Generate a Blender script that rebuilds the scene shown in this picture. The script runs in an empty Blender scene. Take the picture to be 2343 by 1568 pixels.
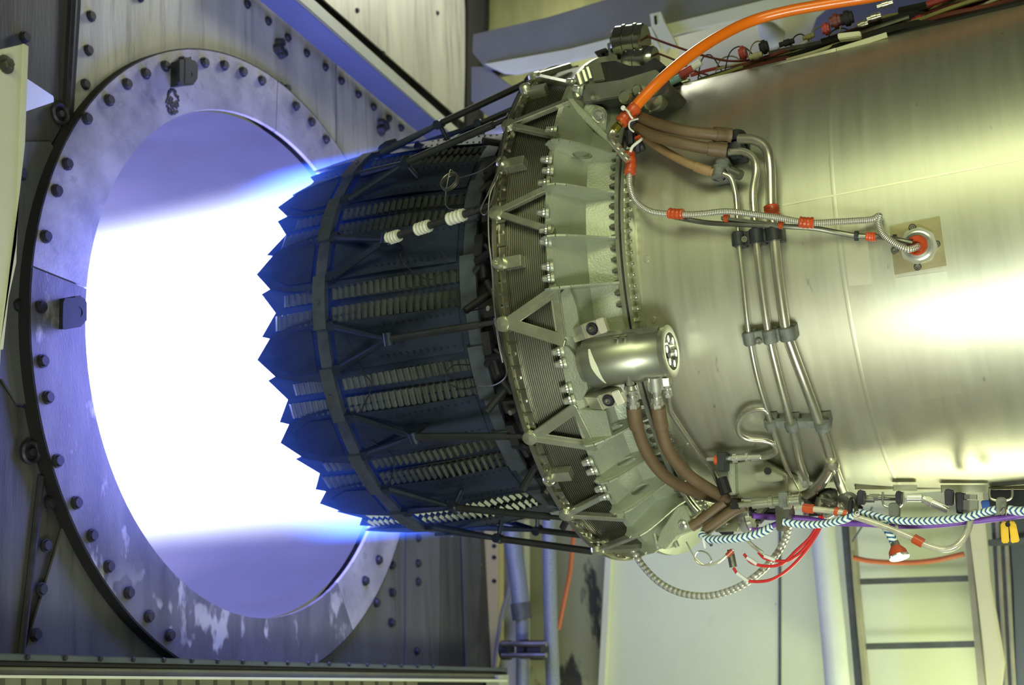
import bpy, math, random
from mathutils import Vector, Matrix
from math import sin, cos, pi, radians as rad, degrees as deg, sqrt, atan2
random.seed(7)
S = bpy.context.scene
COL = S.collection
# ------------------------------------------------------------------ camera, world, lights, exposure
# world: X = engine axis (exhaust towards -X), Y = away from the camera, Z = up; engine axis through the origin
F = 2746.66; CX, CY = 1171.5, 784.0
C0 = Vector((1.07474, -2.72416, -0.61777))
RX = Vector((0.8906082, 0.45185298, -0.05143848)).normalized()
UP = Vector((0.12918307, -0.142915, 0.98126808)).normalized()
FW = Vector((-0.43603757, 0.88057038, 0.18565303)).normalized()
cd = bpy.data.cameras.new('camera'); cam = bpy.data.objects.new('camera', cd); COL.objects.link(cam)
mw = Matrix.Identity(4)
for i in range(3):
    mw[i][0] = RX[i]; mw[i][1] = UP[i]; mw[i][2] = -FW[i]; mw[i][3] = C0[i]
cam.matrix_world = mw
cd.sensor_width = 36.0; cd.lens = 36.0 * F / 2343.0; cd.clip_start = 0.05
cd.dof.use_dof = True; cd.dof.focus_distance = 2.3; cd.dof.aperture_fstop = 4.5
S.camera = cam
wd = bpy.data.worlds.new('World'); S.world = wd; wd.use_nodes = True
wd.node_tree.nodes['Background'].inputs[0].default_value = (0.62, 0.66, 0.5, 1)
wd.node_tree.nodes['Background'].inputs[1].default_value = 0.22
vs = S.view_settings; vs.view_transform = 'Standard'; vs.look = 'None'; vs.gamma = 1.0; vs.use_curve_mapping = False
vs.exposure = 0.0
S.cycles.volume_max_steps = 256
S.cycles.max_bounces = 4; S.cycles.diffuse_bounces = 2; S.cycles.glossy_bounces = 3
def area(name, loc, target, sx, sy, power, col):
    l = bpy.data.lights.new(name, 'AREA'); l.shape = 'RECTANGLE'; l.size = sx; l.size_y = sy; l.energy = power; l.color = col
    o = bpy.data.objects.new(name, l); COL.objects.link(o); o.location = loc
    d = Vector(target) - Vector(loc); o.rotation_euler = d.to_track_quat('-Z', 'Y').to_euler(); return o
GREEN = (0.92, 1.0, 0.60)
area('ceiling_light', (1.3, -3.7, 1.85), (1.0, 0, 0.1), 2.4, 1.0, 46, GREEN)
area('ceiling_light_rear', (-0.55, 1.25, 2.2), (-1.1, 0.5, 0.9), 0.5, 0.8, 20, (0.98, 1.0, 0.84))   # row behind the engine, over the bulkhead       # fluorescent row over the walkway
area('added_wall_fill', (1.6, -4.3, 2.4), (1.6, -5.6, 0.0), 3.0, 0.4, 110, GREEN)        # added fill: brightens the unseen front wall that the casing mirrors
area('floor_light', (1.15, -2.35, -1.75), (1.0, 0, -0.1), 1.0, 0.5, 52, (0.94, 1.0, 0.88))   # work lights stood on the floor
area('floor_light_far', (1.0, 1.35, -1.9), (0.8, 1.5, 0.4), 1.8, 0.2, 40, (0.93, 1.0, 0.66))
# ------------------------------------------------------------------ placing helpers (a sight line met with a real surface)
def ray(u, v): return RX * ((u - CX) / F) - UP * ((v - CY) / F) + FW
def K(u, v, r):                      # on the cylinder of radius r about the engine axis, near side
    d = ray(u, v); a = d.y**2 + d.z**2; b = C0.y*d.y + C0.z*d.z; c = C0.y**2 + C0.z**2 - r*r
    D = max(b*b - a*c, 0.0); return C0 + d * ((-b - sqrt(D)) / a)
def Y(u, v, y): d = ray(u, v); return C0 + d * ((y - C0.y) / d.y)
def X(u, v, x): d = ray(u, v); return C0 + d * ((x - C0.x) / d.x)
WN = Vector((cos(.05472)*cos(.00791), sin(.05472)*cos(.00791), sin(.00791))); WC = Vector((-1.07053, -.00215, .00718))
W1 = Vector((-sin(.05472), cos(.05472), 0)); W2 = WN.cross(W1)      # in-plane axes of the bulkhead
def W(u, v, off=0.0): d = ray(u, v); return C0 + d * (((WC - C0).dot(WN) + off) / d.dot(WN))
def wloc(u, v): p = W(u, v) - WC; return p.dot(W1), p.dot(W2)
def cp(x, th, r): t = rad(th); return Vector((x, -r*cos(t), r*sin(t)))
def thx(u, v, r): p = K(u, v, r); return p.x, deg(atan2(p.z, -p.y))
# ------------------------------------------------------------------ mesh helpers
class MB:
    def __init__(s): s.v = []; s.f = []; s.uv = {}
    def add(s, vs_, fs, uvs=None):
        b = len(s.v); s.v += [tuple(p) for p in vs_]
        for i, f in enumerate(fs):
            if uvs: s.uv[len(s.f)] = uvs[i]
            s.f.append(tuple(b + k for k in f))
        return s
    def box(s, sx, sy, sz, m=None):
        m = m or Matrix.Identity(4)
        p = [m @ Vector((x*sx/2, y*sy/2, z*sz/2)) for x in (-1, 1) for y in (-1, 1) for z in (-1, 1)]
        return s.add(p, [(0,1,3,2), (4,6,7,5), (0,4,5,1), (2,3,7,6), (0,2,6,4), (1,5,7,3)])
    def bar(s, a, b, w, h, up=Vector((0, 0, 1))):
        a = Vector(a); b = Vector(b); d = b - a; return s.box(w, h, d.length, frame(d, (a+b)/2, up))
    def lathe(s, prof, m=None, n=96, a0=0.0, a1=360.0, close=False):   # prof: (x, r) along local Z unless m is None -> engine axis
        full = abs(a1 - a0 - 360) < 1e-6; k = n if full else n + 1; P = []
        for i in range(k):
            t = a0 + (a1 - a0) * i / n
            for (x, r) in prof:
                q = cp(x, t, r) if m is None else m @ Vector((r*cos(rad(t)), r*sin(rad(t)), x)); P.append(q)
        L = len(prof); fs = []
        for i in range(n):
            j = (i + 1) % k
            for q in range(L if close else L - 1):
                q2 = (q + 1) % L; fs.append((i*L+q, j*L+q, j*L+q2, i*L+q2))
        if not full and close: fs.append(tuple(range(L))); fs.append(tuple(k*L - L + q for q in range(L))[::-1])
        return s.add(P, fs)
    def cyl(s, a, b, r, n=16, r2=None, cap=True):
        a = Vector(a); b = Vector(b); m = frame(b - a, a); h = (b - a).length; r2 = r if r2 is None else r2
        P = [m @ Vector((r*cos(2*pi*i/n), r*sin(2*pi*i/n), 0)) for i in range(n)] + [m @ Vector((r2*cos(2*pi*i/n), r2*sin(2*pi*i/n), h)) for i in range(n)]
        fs = [(i, (i+1) % n, n + (i+1) % n, n + i) for i in range(n)]
        if cap: fs += [tuple(range(n))[::-1], tuple(range(n, 2*n))]
        return s.add(P, fs)
    def prism(s, pts, nrm, th):          # polygon (3D points) given thickness along nrm
        nrm = Vector(nrm).normalized() * th; n = len(pts); P = [Vector(p) for p in pts] + [Vector(p) + nrm for p in pts]
        return s.add(P, [tuple(range(n))[::-1], tuple(range(n, 2*n))] + [(i, (i+1) % n, n + (i+1) % n, n + i) for i in range(n)])
    def ringprism(s, outer, inner, nrm, th):
        nrm = Vector(nrm).normalized() * th; n = len(outer); P = [Vector(p) for p in outer] + [Vector(p) for p in inner]
        P += [p + nrm for p in P]; fs = []
        for i in range(n):
            j = (i+1) % n; fs += [(i, j, n+j, n+i), (2*n+i, 3*n+i, 3*n+j, 2*n+j), (i, 2*n+i, 2*n+j, j), (n+i, n+j, 3*n+j, 3*n+i)]
        return s.add(P, fs)
    def sweep(s, pts, r, n=12, smooth=8, cap=True, rf=None):
        path = crom(pts, smooth) if smooth else [Vector(p) for p in pts]
        T = [(path[min(i+1, len(path)-1)] - path[max(i-1, 0)]).normalized() for i in range(len(path))]
        ref = Vector((0, 0, 1)) if abs(T[0].z) < .9 else Vector((1, 0, 0)); N = (ref - T[0]*ref.dot(T[0])).normalized()
        P = []; Ls = []; L = 0
        for i, p in enumerate(path):
            N = (N - T[i]*N.dot(T[i])).normalized(); B = T[i].cross(N)
            if i: L += (p - path[i-1]).length
            Ls.append(L); rr = r if rf is None else r * rf(i, L)
            for k in range(n): a = 2*pi*k/n; P.append(p + N*(rr*cos(a)) + B*(rr*sin(a)))
        fs = []; uv = []
        for i in range(len(path)-1):
            for k in range(n):
                k2 = (k+1) % n; fs.append((i*n+k, i*n+k2, (i+1)*n+k2, (i+1)*n+k))
                uv.append([(k/n, Ls[i]), ((k+1)/n, Ls[i]), ((k+1)/n, Ls[i+1]), (k/n, Ls[i+1])])
        if cap:
            fs += [tuple(range(n))[::-1], tuple(range(len(P)-n, len(P)))]; uv += [[(0, 0)]*n, [(0, L)]*n]
        return s.add(P, fs, uv)
    def mesh(s, name, mat, smooth=None, bevel=0):
        me = bpy.data.meshes.new(name); me.from_pydata(s.v, [], s.f)
        if s.uv:
            ul = me.uv_layers.new(name='UVMap')
            for i, p in enumerate(me.polygons):
                if i in s.uv:
                    for li, c in zip(p.loop_indices, s.uv[i]): ul.data[li].uv = c
        me.materials.append(mat)
        import bmesh
        bm = bmesh.new(); bm.from_mesh(me); bmesh.ops.recalc_face_normals(bm, faces=bm.faces)
        if bevel: bmesh.ops.bevel(bm, geom=[e for e in bm.edges if len(e.link_faces) == 2 and e.calc_face_angle(0) > .6], offset=bevel, segments=2, affect='EDGES', clamp_overlap=True)
        a = rad(32 if smooth is None else smooth)
        for f_ in bm.faces: f_.smooth = True
        for e in bm.edges: e.smooth = (len(e.link_faces) == 2 and e.calc_face_angle(4) < a)
        bm.to_mesh(me); bm.free(); return me
def frame(d, loc=(0, 0, 0), up=Vector((0, 0, 1))):
    z = Vector(d).normalized(); up = Vector(up)
    if abs(z.dot(up.normalized())) > .97: up = Vector((1, 0, 0)) if abs(z.x) < .9 else Vector((0, 1, 0))
    x = up.cross(z).normalized(); y = z.cross(x); m = Matrix.Identity(4)
    for i in range(3): m[i][0] = x[i]; m[i][1] = y[i]; m[i][2] = z[i]; m[i][3] = loc[i]
    return m
def crom(pts, k):
    p = [Vector(q) for q in pts]
    if len(p) < 3: return [p[0].lerp(p[-1], i/6) for i in range(7)]
    p = [p[0]*2 - p[1]] + p + [p[-1]*2 - p[-2]]; out = []
    for i in range(1, len(p)-2):
        a, b, c, d = p[i-1], p[i], p[i+1], p[i+2]
        for j in range(k):
            t = j/k; out.append(.5*((2*b) + (c-a)*t + (2*a-5*b+4*c-d)*t*t + (3*b-a-3*c+d)*t**3))
    return out + [p[-2]]
def thing(name, label, cat, loc=(0, 0, 0), group=None, kind=None):
    o = bpy.data.objects.new(name, None); COL.objects.link(o); o.location = loc; o.empty_display_size = .1
    o['label'] = label; o['category'] = cat
    if group: o['group'] = group
    if kind: o['kind'] = kind
    return o
def tag(o, label, cat, group=None, kind=None):
    o['label'] = label; o['category'] = cat
    if group: o['group'] = group
    if kind: o['kind'] = kind
    return o
def structure(name, mb, mat, **k): o = obj(name, mb, mat, **k); o['kind'] = 'structure'; return o
def put(name, me, parent, m=None, label=None):
    o = bpy.data.objects.new(name, me); COL.objects.link(o); m = m or Matrix.Identity(4)
    if parent is not None:
        o.parent = parent; o.matrix_parent_inverse = WORLD.get(parent.name, Matrix.Translation(parent.location)).inverted()
    o.matrix_basis = m; WORLD[o.name] = m
    if label: o['label'] = label
    return o
WORLD = {}
def obj(name, mb, mat, parent=None, label=None, smooth=None, bevel=0, kind=None):
    o = put(name, mb.mesh(name, mat, smooth, bevel), parent, None, label)
    if kind: o['kind'] = kind
    return o
# ------------------------------------------------------------------ materials
def new_mat(name):
    m = bpy.data.materials.new(name); m.use_nodes = True; return m, m.node_tree.nodes, m.node_tree.links, m.node_tree.nodes['Principled BSDF']
def mat(name, col, rough=.5, metal=0.0, var=.15, scale=8, stretch=(1, 1, 1), bump=0.0, bscale=60, col2=None, thr=(.35, .65), rvar=.1, coat=0, sss=0):
    m, N, L, B = new_mat(name); tc = N.new('ShaderNodeTexCoord'); mp = N.new('ShaderNodeMapping'); mp.inputs['Scale'].default_value = stretch
    L.new(tc.outputs['Object'], mp.inputs[0])
    n = N.new('ShaderNodeTexNoise'); n.inputs['Scale'].default_value = scale; n.inputs['Detail'].default_value = 7; n.inputs['Roughness'].default_value = .62
    L.new(mp.outputs[0], n.inputs['Vector'])
    r = N.new('ShaderNodeValToRGB'); e = r.color_ramp.elements; e[0].position, e[1].position = thr
    c2 = col2 or tuple(c*(1-var) for c in col); c1 = col if col2 else tuple(min(1, c*(1+var)) for c in col)
    e[0].color = (*c2, 1); e[1].color = (*c1, 1)
    L.new(n.outputs['Fac'], r.inputs[0]); L.new(r.outputs[0], B.inputs['Base Color'])
    B.inputs['Metallic'].default_value = metal
    mr = N.new('ShaderNodeMapRange'); mr.inputs[3].default_value = max(.03, rough-rvar); mr.inputs[4].default_value = min(1, rough+rvar)
    L.new(n.outputs['Fac'], mr.inputs[0]); L.new(mr.outputs[0], B.inputs['Roughness'])
    if coat: B.inputs['Coat Weight'].default_value = coat
    if bump:
        n2 = N.new('ShaderNodeTexNoise'); n2.inputs['Scale'].default_value = bscale; n2.inputs['Detail'].default_value = 4; L.new(mp.outputs[0], n2.inputs['Vector'])
        b = N.new('ShaderNodeBump'); b.inputs['Strength'].default_value = bump; b.inputs['Distance'].default_value = .002
        L.new(n2.outputs['Fac'], b.inputs['Height']); L.new(b.outputs[0], B.inputs['Normal'])
    return m
def overlay(m, col, scale, stretch, lo, hi, amount=1.0, seed=0.0, detail=8, rough=None, zmask=None):
    """lay a second worn colour over a material where a noise runs past a threshold"""
    N = m.node_tree.nodes; L = m.node_tree.links; B = N['Principled BSDF']
    src = B.inputs['Base Color'].links[0].from_socket
    tc = N.new('ShaderNodeTexCoord'); mp = N.new('ShaderNodeMapping'); mp.inputs['Scale'].default_value = stretch; mp.inputs['Location'].default_value = (seed, seed*1.7, seed*.3)
    L.new(tc.outputs['Object'], mp.inputs[0]); n = N.new('ShaderNodeTexNoise'); n.inputs['Scale'].default_value = scale; n.inputs['Detail'].default_value = detail; n.inputs['Roughness'].default_value = .6
    L.new(mp.outputs[0], n.inputs['Vector'])
    mr = N.new('ShaderNodeMapRange'); mr.inputs[1].default_value = lo; mr.inputs[2].default_value = hi; mr.inputs[3].default_value = 0; mr.inputs[4].default_value = amount
    L.new(n.outputs['Fac'], mr.inputs[0]); fac = mr.outputs[0]
    if zmask:
        sp = N.new('ShaderNodeSeparateXYZ'); L.new(tc.outputs['Object'], sp.inputs[0]); m2 = N.new('ShaderNodeMapRange')
        m2.inputs[1].default_value = zmask[0]; m2.inputs[2].default_value = zmask[1]; L.new(sp.outputs['Z'], m2.inputs[0])
        mm = N.new('ShaderNodeMath'); mm.operation = 'MULTIPLY'; L.new(fac, mm.inputs[0]); L.new(m2.outputs[0], mm.inputs[1]); fac = mm.outputs[0]
    mx = N.new('ShaderNodeMix'); mx.data_type = 'RGBA'; L.new(fac, mx.inputs['Factor']); L.new(src, mx.inputs[6]); mx.inputs[7].default_value = (*col, 1)
    L.new(mx.outputs[2], B.inputs['Base Color']); return m
# brushed casing: grain runs round the barrel
CASE = mat('brushed_titanium', (.52, .525, .42), .42, .86, .06, 3.2, (14, 1, 1), rvar=.05)
overlay(CASE, (.40, .33, .20), 2.2, (1, 1, 1), .50, .75, .55, 3.1)
overlay(CASE, (.22, .20, .15), 26, (1.5, 1, .35), .68, .74, .6, 5.2)
CASE.node_tree.nodes['Principled BSDF'].inputs['Anisotropic'].default_value = .0
PATCH = mat('doubler_metal', (.62, .60, .47), .42, .85, .05, 5)
PLATE = mat('port_plate_metal', (.42, .37, .22), .42, .9, .15, 9)
CAST = mat('cast_sage_metal', (.39, .42, .32), .44, .55, .08, 9, bump=.35, bscale=240)
RIBBED = mat('ribbed_metal', (.28, .28, .23), .42, .95, .12, 5)
RIM = mat('rim_metal', (.50, .49, .40), .24, 1.0, .15, 12)
STRUT = mat('strut_metal', (.56, .57, .45), .28, .85, .12, 14)
STEEL = mat('stainless_tube', (.66, .64, .53), .26, .88, .06, 12)
CHROME = mat('bright_fitting', (.85, .85, .80), .22, .85, .04, 20)
GREY = mat('grey_fitting', (.28, .28, .24), .34, .9, .2, 25)
DARKFIT = mat('black_clamp_rubber', (.028, .032, .034), .5, .1, .3, 40, bump=.3)
GREYCLAMP = mat('grey_clamp_rubber', (.15, .16, .14), .6, .1, .3, 40, bump=.4)
DARK = mat('scorched_glow_tint_metal', (.034, .044, .075), .42, .7, .3, 6, (1, 3, 3))  # the flame's blue veil is mixed into this dark metal colour
DARK2 = mat('scorched_band_metal', (.10, .115, .14), .45, .7, .25, 14)
SEALM = mat('corrugated_seal_metal', (.125, .135, .125), .42, .8, .15, 18)
BLACK = mat('soot_and_gap_black', (.012, .012, .013), .7, .2, .2, 8)
ROD = mat('rod_metal', (.085, .085, .085), .38, .8, .12, 20)
WIRE = mat('thin_wire_metal', (.22, .21, .18), .35, .8, .1, 30)
TAPE = mat('white_tape', (.62, .62, .50), .7, 0, .12, 50, bump=.4)
BROWN = mat('brown_fire_sleeve', (.13, .086, .045), .55, 0, .14, 16, bump=.2, bscale=120)
TANM = mat('tan_sleeve', (.30, .19, .09), .5, 0, .14, 16)
ORANGE = mat('orange_hose', (.84, .17, .006), .30, 0, .05, 10, coat=.3)
REDTAPE = mat('red_silicone_tape', (.52, .075, .02), .32, 0, .15, 30, bump=.2)
BRASS = mat('brass_fitting', (.75, .62, .12), .25, 1.0, .08, 30)
PURPLE = mat('purple_cable', (.17, .06, .38), .5, 0, .12, 50, bump=.3)
RED = mat('red_wire', (.62, .03, .03), .35, 0, .08, 20)
WHITEP = mat('white_sleeve', (.75, .75, .70), .5, 0, .06, 20)
YELLOW = mat('yellow_tag_plastic', (.82, .50, .02), .5, 0, .08, 12)
BLUEP = mat('blue_plastic', (.02, .08, .35), .4, 0, .1, 12)
GLASSY = mat('clear_sleeve', (.55, .53, .42), .18, .3, .2, 40)
# bulkhead plate and ring
def steel(name, c, c2, seed, streak=(2.0, 2.0, .22)):
    m = mat(name, c, .46, .25, .1, 4.5, streak, bump=.25, bscale=90, col2=c2, thr=(.3, .7))
    overlay(m, tuple(x*.35 for x in c2), 9, (3.5, 3.5, .30), .54, .72, .6, seed); return m
PLATE_L = steel('pale_worn_steel', (.50, .49, .42), (.28, .27, .25), 1.0)
PLATE_D = steel('dark_worn_steel', (.105, .10, .095), (.04, .04, .042), 4.0)
PLATE_M = steel('grey_worn_steel', (.14, .14, .14), (.07, .07, .075), 7.0)
RINGM = mat('ring_steel', (.42, .40, .41), .40, .3, .12, 7, (1, 1, 1), bump=.2, bscale=140, col2=(.19, .18, .20), thr=(.3, .68))
overlay(RINGM, (.12, .11, .13), 16, (1, 1, 1), .60, .72, .55, 2.0)
RINGL = mat('ring_steel_lower', (.15, .145, .165), .42, .3, .12, 7, (1, 2, .6), bump=.2, bscale=140, col2=(.075, .07, .085), thr=(.3, .68))
overlay(RINGL, (.60, .58, .60), 5.0, (1, 2.6, 1.0), .60, .68, .55, 6.4, detail=10)
overlay(RINGL, (.62, .60, .56), 7.0, (1, 1.2, .8), .56, .60, .9, 9.3, detail=3, zmask=(-.55, -.80))
DUCTM = mat('duct_liner', (.055, .055, .06), .5, .3, .1, 3, (1, 1, 1))
BOLT = mat('bolt_steel', (.04, .038, .05), .5, .6, .2, 30)
LUGM = mat('black_lug', (.02, .022, .03), .5, .4, .2, 20)
# painted structure
CREAM = mat('cream_paint', (.56, .56, .40), .5, 0, .06, 3, (1, 1, 1), bump=.1)
overlay(CREAM, (.26, .20, .07), 4, (1.4, 1.4, .4), .60, .78, .55, 2.2)
SAGE = mat('pale_sage_wall_paint', (.66, .71, .45), .62, 0, .05, 2.0, bump=.12, bscale=50)
overlay(SAGE, (.30, .30, .12), 3.0, (1, 1, .6), .60, .74, .4, 8.1)
overlay(SAGE, (.16, .16, .11), 20, (1, 1, .7), .70, .74, .6, 3.3)
OLIVE = mat('dingy_wall_paint', (.40, .41, .22), .6, 0, .1, 3, (2, 2, .25), bump=.1)
overlay(OLIVE, (.035, .034, .03), 2.6, (1.6, 1.6, .6), .56, .60, .95, 1.5)
GREYBEAM = mat('grey_shaded_beam_paint', (.20, .205, .19), .5, 0, .12, 3)
WHITEBEAM = mat('pale_lit_beam_paint', (.72, .74, .55), .45, 0, .06, 4)
GREYGREEN = mat('channel_paint', (.42, .43, .34), .5, .1, .1, 6, (1, 1, 1))
FLOORM = mat('concrete_floor', (.34, .35, .29), .7, 0, .2, 5, bump=.3)
PIPEW = mat('white_pipe_paint', (.64, .68, .58), .45, 0, .05, 6)
BAR = mat('dark_rung_paint', (.08, .09, .085), .5, .2, .2, 20)
BRAIDG = mat('grey_braided_sleeve', (.22, .25, .27), .55, .3, .2, 160, bump=.5, bscale=200)
ORUST = mat('faded_orange_hose', (.50, .13, .035), .55, 0, .1, 10)
def braid():
    m, N, L, B = new_mat('blue_white_braid'); uv = N.new('ShaderNodeUVMap'); sp = N.new('ShaderNodeSeparateXYZ'); L.new(uv.outputs[0], sp.inputs[0])
    def M(op, a, b=None):
        n = N.new('ShaderNodeMath'); n.operation = op
        for i, q in enumerate((a, b)):
            if q is None: continue
            if isinstance(q, (int, float)): n.inputs[i].default_value = q
            else: L.new(q, n.inputs[i])
        return n.outputs[0]
    tri = M('PINGPONG', M('MULTIPLY', sp.outputs[0], 4.0), 1.0); ph = M('ADD', M('MULTIPLY', sp.outputs[1], 105.0), M('MULTIPLY', tri, .8))
    st = M('GREATER_THAN', M('FRACT', ph), .42)
    mx = N.new('ShaderNodeMix'); mx.data_type = 'RGBA'; L.new(st, mx.inputs['Factor']); mx.inputs[6].default_value = (.02, .10, .24, 1); mx.inputs[7].default_value = (.72, .80, .78, 1)
    L.new(mx.outputs[2], B.inputs['Base Color']); B.inputs['Roughness'].default_value = .55; return m
BRAID = braid()
def ribs_mat(name, c1, c2, pitch, rough, metal):     # convoluted / spiral conduit
    m, N, L, B = new_mat(name); uv = N.new('ShaderNodeUVMap'); sp = N.new('ShaderNodeSeparateXYZ'); L.new(uv.outputs[0], sp.inputs[0])
    w = N.new('ShaderNodeMath'); w.operation = 'MULTIPLY'; w.inputs[1].default_value = 2*pi/pitch; L.new(sp.outputs[1], w.inputs[0])
    s_ = N.new('ShaderNodeMath'); s_.operation = 'SINE'; L.new(w.outputs[0], s_.inputs[0])
    mr = N.new('ShaderNodeMapRange'); mr.inputs[1].default_value = -1; L.new(s_.outputs[0], mr.inputs[0])
    mx = N.new('ShaderNodeMix'); mx.data_type = 'RGBA'; L.new(mr.outputs[0], mx.inputs['Factor']); mx.inputs[6].default_value = (*c1, 1); mx.inputs[7].default_value = (*c2, 1)
    L.new(mx.outputs[2], B.inputs['Base Color']); B.inputs['Roughness'].default_value = rough; B.inputs['Metallic'].default_value = metal
    b = N.new('ShaderNodeBump'); b.inputs['Distance'].default_value = .0012; b.inputs['Strength'].default_value = .9; L.new(mr.outputs[0], b.inputs['Height']); L.new(b.outputs[0], B.inputs['Normal'])
    return m
CONDUIT = ribs_mat('spiral_conduit', (.36, .35, .29), (.90, .88, .78), .0036, .35, .6)
SHINY = ribs_mat('shiny_wrapped_hose', (.42, .42, .34), (.78, .78, .66), .012, .35, .5)
# ------------------------------------------------------------------ the setting: bulkhead with its plates
def wp(a, b, off=0.0): return WC + W1*a + W2*b + WN*off
def wpoly(px, off): return [W(u, v, off) for u, v in px]
wall = MB()
RO_HOLE = .76
n = 96                                                     # wall plate with a round opening behind the ring
inn = [wp(RO_HOLE*cos(2*pi*i/n), RO_HOLE*sin(2*pi*i/n), -.034) for i in range(n)]
def sq(t):
    c, s_ = cos(t), sin(t); k = 1/max(abs(c)/1.60, abs(s_)/(2.4 if s_ > 0 else 1.75))
    return wp(c*k - (1.4 if c < 0 and abs(c*k) > 1.59 else 0), s_*k, -.034)
wall.ringprism([sq(2*pi*(i+.5)/n) for i in range(n)], inn, -WN, .03)
bulk = structure('wall_left', wall, PLATE_D)
bolt_mb = MB(); bolt_mb.cyl((0, 0, 0), (0, 0, .006), .0155, 12); bolt_mb.cyl((0, 0, .004), (0, 0, .013), .0135, 10, .011)
BOLTME = bolt_mb.mesh('bolt', BOLT)
def wbolt(u, v, off, parent, s=1.0): 
    p = W(u, v, off); m = frame(WN, p); m = m @ Matrix.Rotation(random.random()*2, 4, 'Z') @ Matrix.Scale(s, 4); return put('bolt', BOLTME, parent, m)
def arc(a0, a1, r=.80, n=10): return [('arc', r*cos(rad(a0+(a1-a0)*i/n)), r*sin(rad(a0+(a1-a0)*i/n))) for i in range(n+1)]
def plate(px, off, m, th=.006, label=None):
    off -= .022; mb = MB(); mb.prism([wp(q[1], q[2], off) if q[0] == 'arc' else W(q[0], q[1], off) for q in px], WN, th); return obj('panel', mb, m, bulk, label)
# plates round the opening (their inner borders run behind the ring)
plate([(-260, -330), (172, -330), (165, 20), (150, 268), (60, 420), (-60, 600), (-260, 600)], -.010, PLATE_D, .006)
plate([(176, -330), (194, -330), (762, 142), (764, 362)] + arc(42, 128, .80, 14) + [(154, 300), (160, 120)], -.006, PLATE_L, .008)
plate([(767, 147), (1150, 464), (1150, 700), (770, 700)], -.008, PLATE_L, .006)
plate([(-260, 330), (110, 325), (122, 345)] + arc(152, 190, .82, 6) + [(66, 926), (36, 924), (0, 868), (-260, 868)], -.004, PLATE_M, .006)
plate([(-260, 874), (-4, 874), (34, 932), (70, 936), (96, 1100), (48, 1560), (-260, 1560)], -.010, PLATE_D, .005)
plate(arc(208, 262, .80, 8) + [(418, 1620), (46, 1620), (50, 1500)], -.006, PLATE_M, .006)
plate([(418, 1560)] + arc(-100, -28, .80, 12) + [(925, 1180), (922, 1620), (420, 1620)], -.008, PLATE_M, .005)
plate([(927, 1120), (1004, 1120), (1002, 1620), (924, 1620)], -.004, PLATE_M, .006)
plate([(1006, 1120), (1050, 1120), (1066, 1620), (1004, 1620)], -.009, PLATE_D, .004)
plate([(1052, 1120), (1092, 1120), (1098, 1290), (1092, 1460), (1080, 1620), (1066, 1620)], -.002, PLATE_M, .006)
# dark vertical gap and weld beads beside the ring
mb = MB(); mb.sweep([W(170, -60, -.022), W(160, 120, -.022), W(150, 282, -.022)], .011, 8); obj('weld_bead', mb, BOLT, bulk)
mb = MB(); mb.sweep([W(94, 1090, -.022), W(72, 1290, -.022), W(48, 1500, -.022)], .008, 8); obj('weld_bead', mb, BOLT, bulk)
for (u, v) in [(205, 38), (199, 116), (192, 194), (318, -6), (563, 10), (611, 49), (656, 87), (699, 122), (742, 154),
               (779, 185), (818, 216), (853, 245), (888, 271), (916, 293), (54, 86),
               (112, 1152), (102, 1249), (92, 1349), (79, 1453), (955, 1232), (955, 1290), (955, 1332), (896, 1294), (897, 1357), (895, 1426), (952, 1490), (40, 700), (46, 400)]:
    wbolt(u, v, -.022, bulk, .95)
# rusted stubs where studs were burnt off
for k, (u, v) in enumerate([(636, 112), (870, 292), (640, 208)]):
    mb = MB(); r0 = random.Random(k)
    for j in range(5):
        a = r0.random()*6.28; q = W(u, v, -.022) + (W1*cos(a) + W2*sin(a))*.017; mb.cyl(q, q + WN*(.014 + r0.random()*.014), .018, 8, .010 + r0.random()*.004)
    obj('burnt_stud', mb, BOLT, bulk)
for (u, v, s_) in [(134, 262, .026), (66, 1036, .026)]:
    mb = MB(); m = frame(WN, W(u, v, -.022)); mb.lathe([(0, s_), (.008, s_*1.05), (.012, s_*.9), (.008, s_*.7), (.002, s_*.66), (.002, s_*.35), (.012, s_*.3), (.012, 0.0001)], m, 24); obj('washer_ring', mb, BOLT, bulk)
mb = MB(); mb.box(.30, .02, .05, frame(WN, W(108, 318, .0)) @ Matrix.Rotation(.3, 4, 'Z')); 
# ring flange round the opening: three segments, the joints open
ring = thing('opening_ring', 'bolted steel ring plate around the glowing round exhaust opening', 'ring', WC)
def ringseg(a0, a1, off, m, lab, th=.012):
    mb = MB(); k = max(6, int(abs(a1-a0)/3)); o_ = []; i_ = []
    for i in range(k+1):
        t = rad(a0 + (a1-a0)*i/k); o_.append((.888*cos(t), .888*sin(t))); i_.append((.722*cos(t), .722*sin(t)))
    pts = [wp(a, b, off) for a, b in o_] + [wp(a, b, off) for a, b in i_[::-1]]
    N2 = len(o_); top = [p + WN*th for p in pts]; P = pts + top; T = 2*N2; fs = []
    for i in range(N2-1):
        a, b, c, d = i, i+1, T-2-i, T-1-i; fs += [(a, b, c, d), (T+a, T+d, T+c, T+b)]
    for i in range(T): fs.append((i, (i+1) % T, T + (i+1) % T, T + i))
    mb.add(P, fs); return obj('ring_segment', mb, m, ring, lab, smooth=20)
def wang(u, v): a, b = wloc(u, v); return deg(atan2(b, a))
aL = wang(66, 612); aT = wang(628, 190)
aL2 = aL if aL > 0 else aL + 360
ringseg(aT + .15, aL2 - .15, 0, RINGM, 'mottled lavender grey upper ring segment')
ringseg(aL2 + .15, 360 - 62, .0005, RINGL, 'scraped darker lower ring segment')
ringseg(-61.8, aT - .15, 0, RINGM, None)
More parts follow.
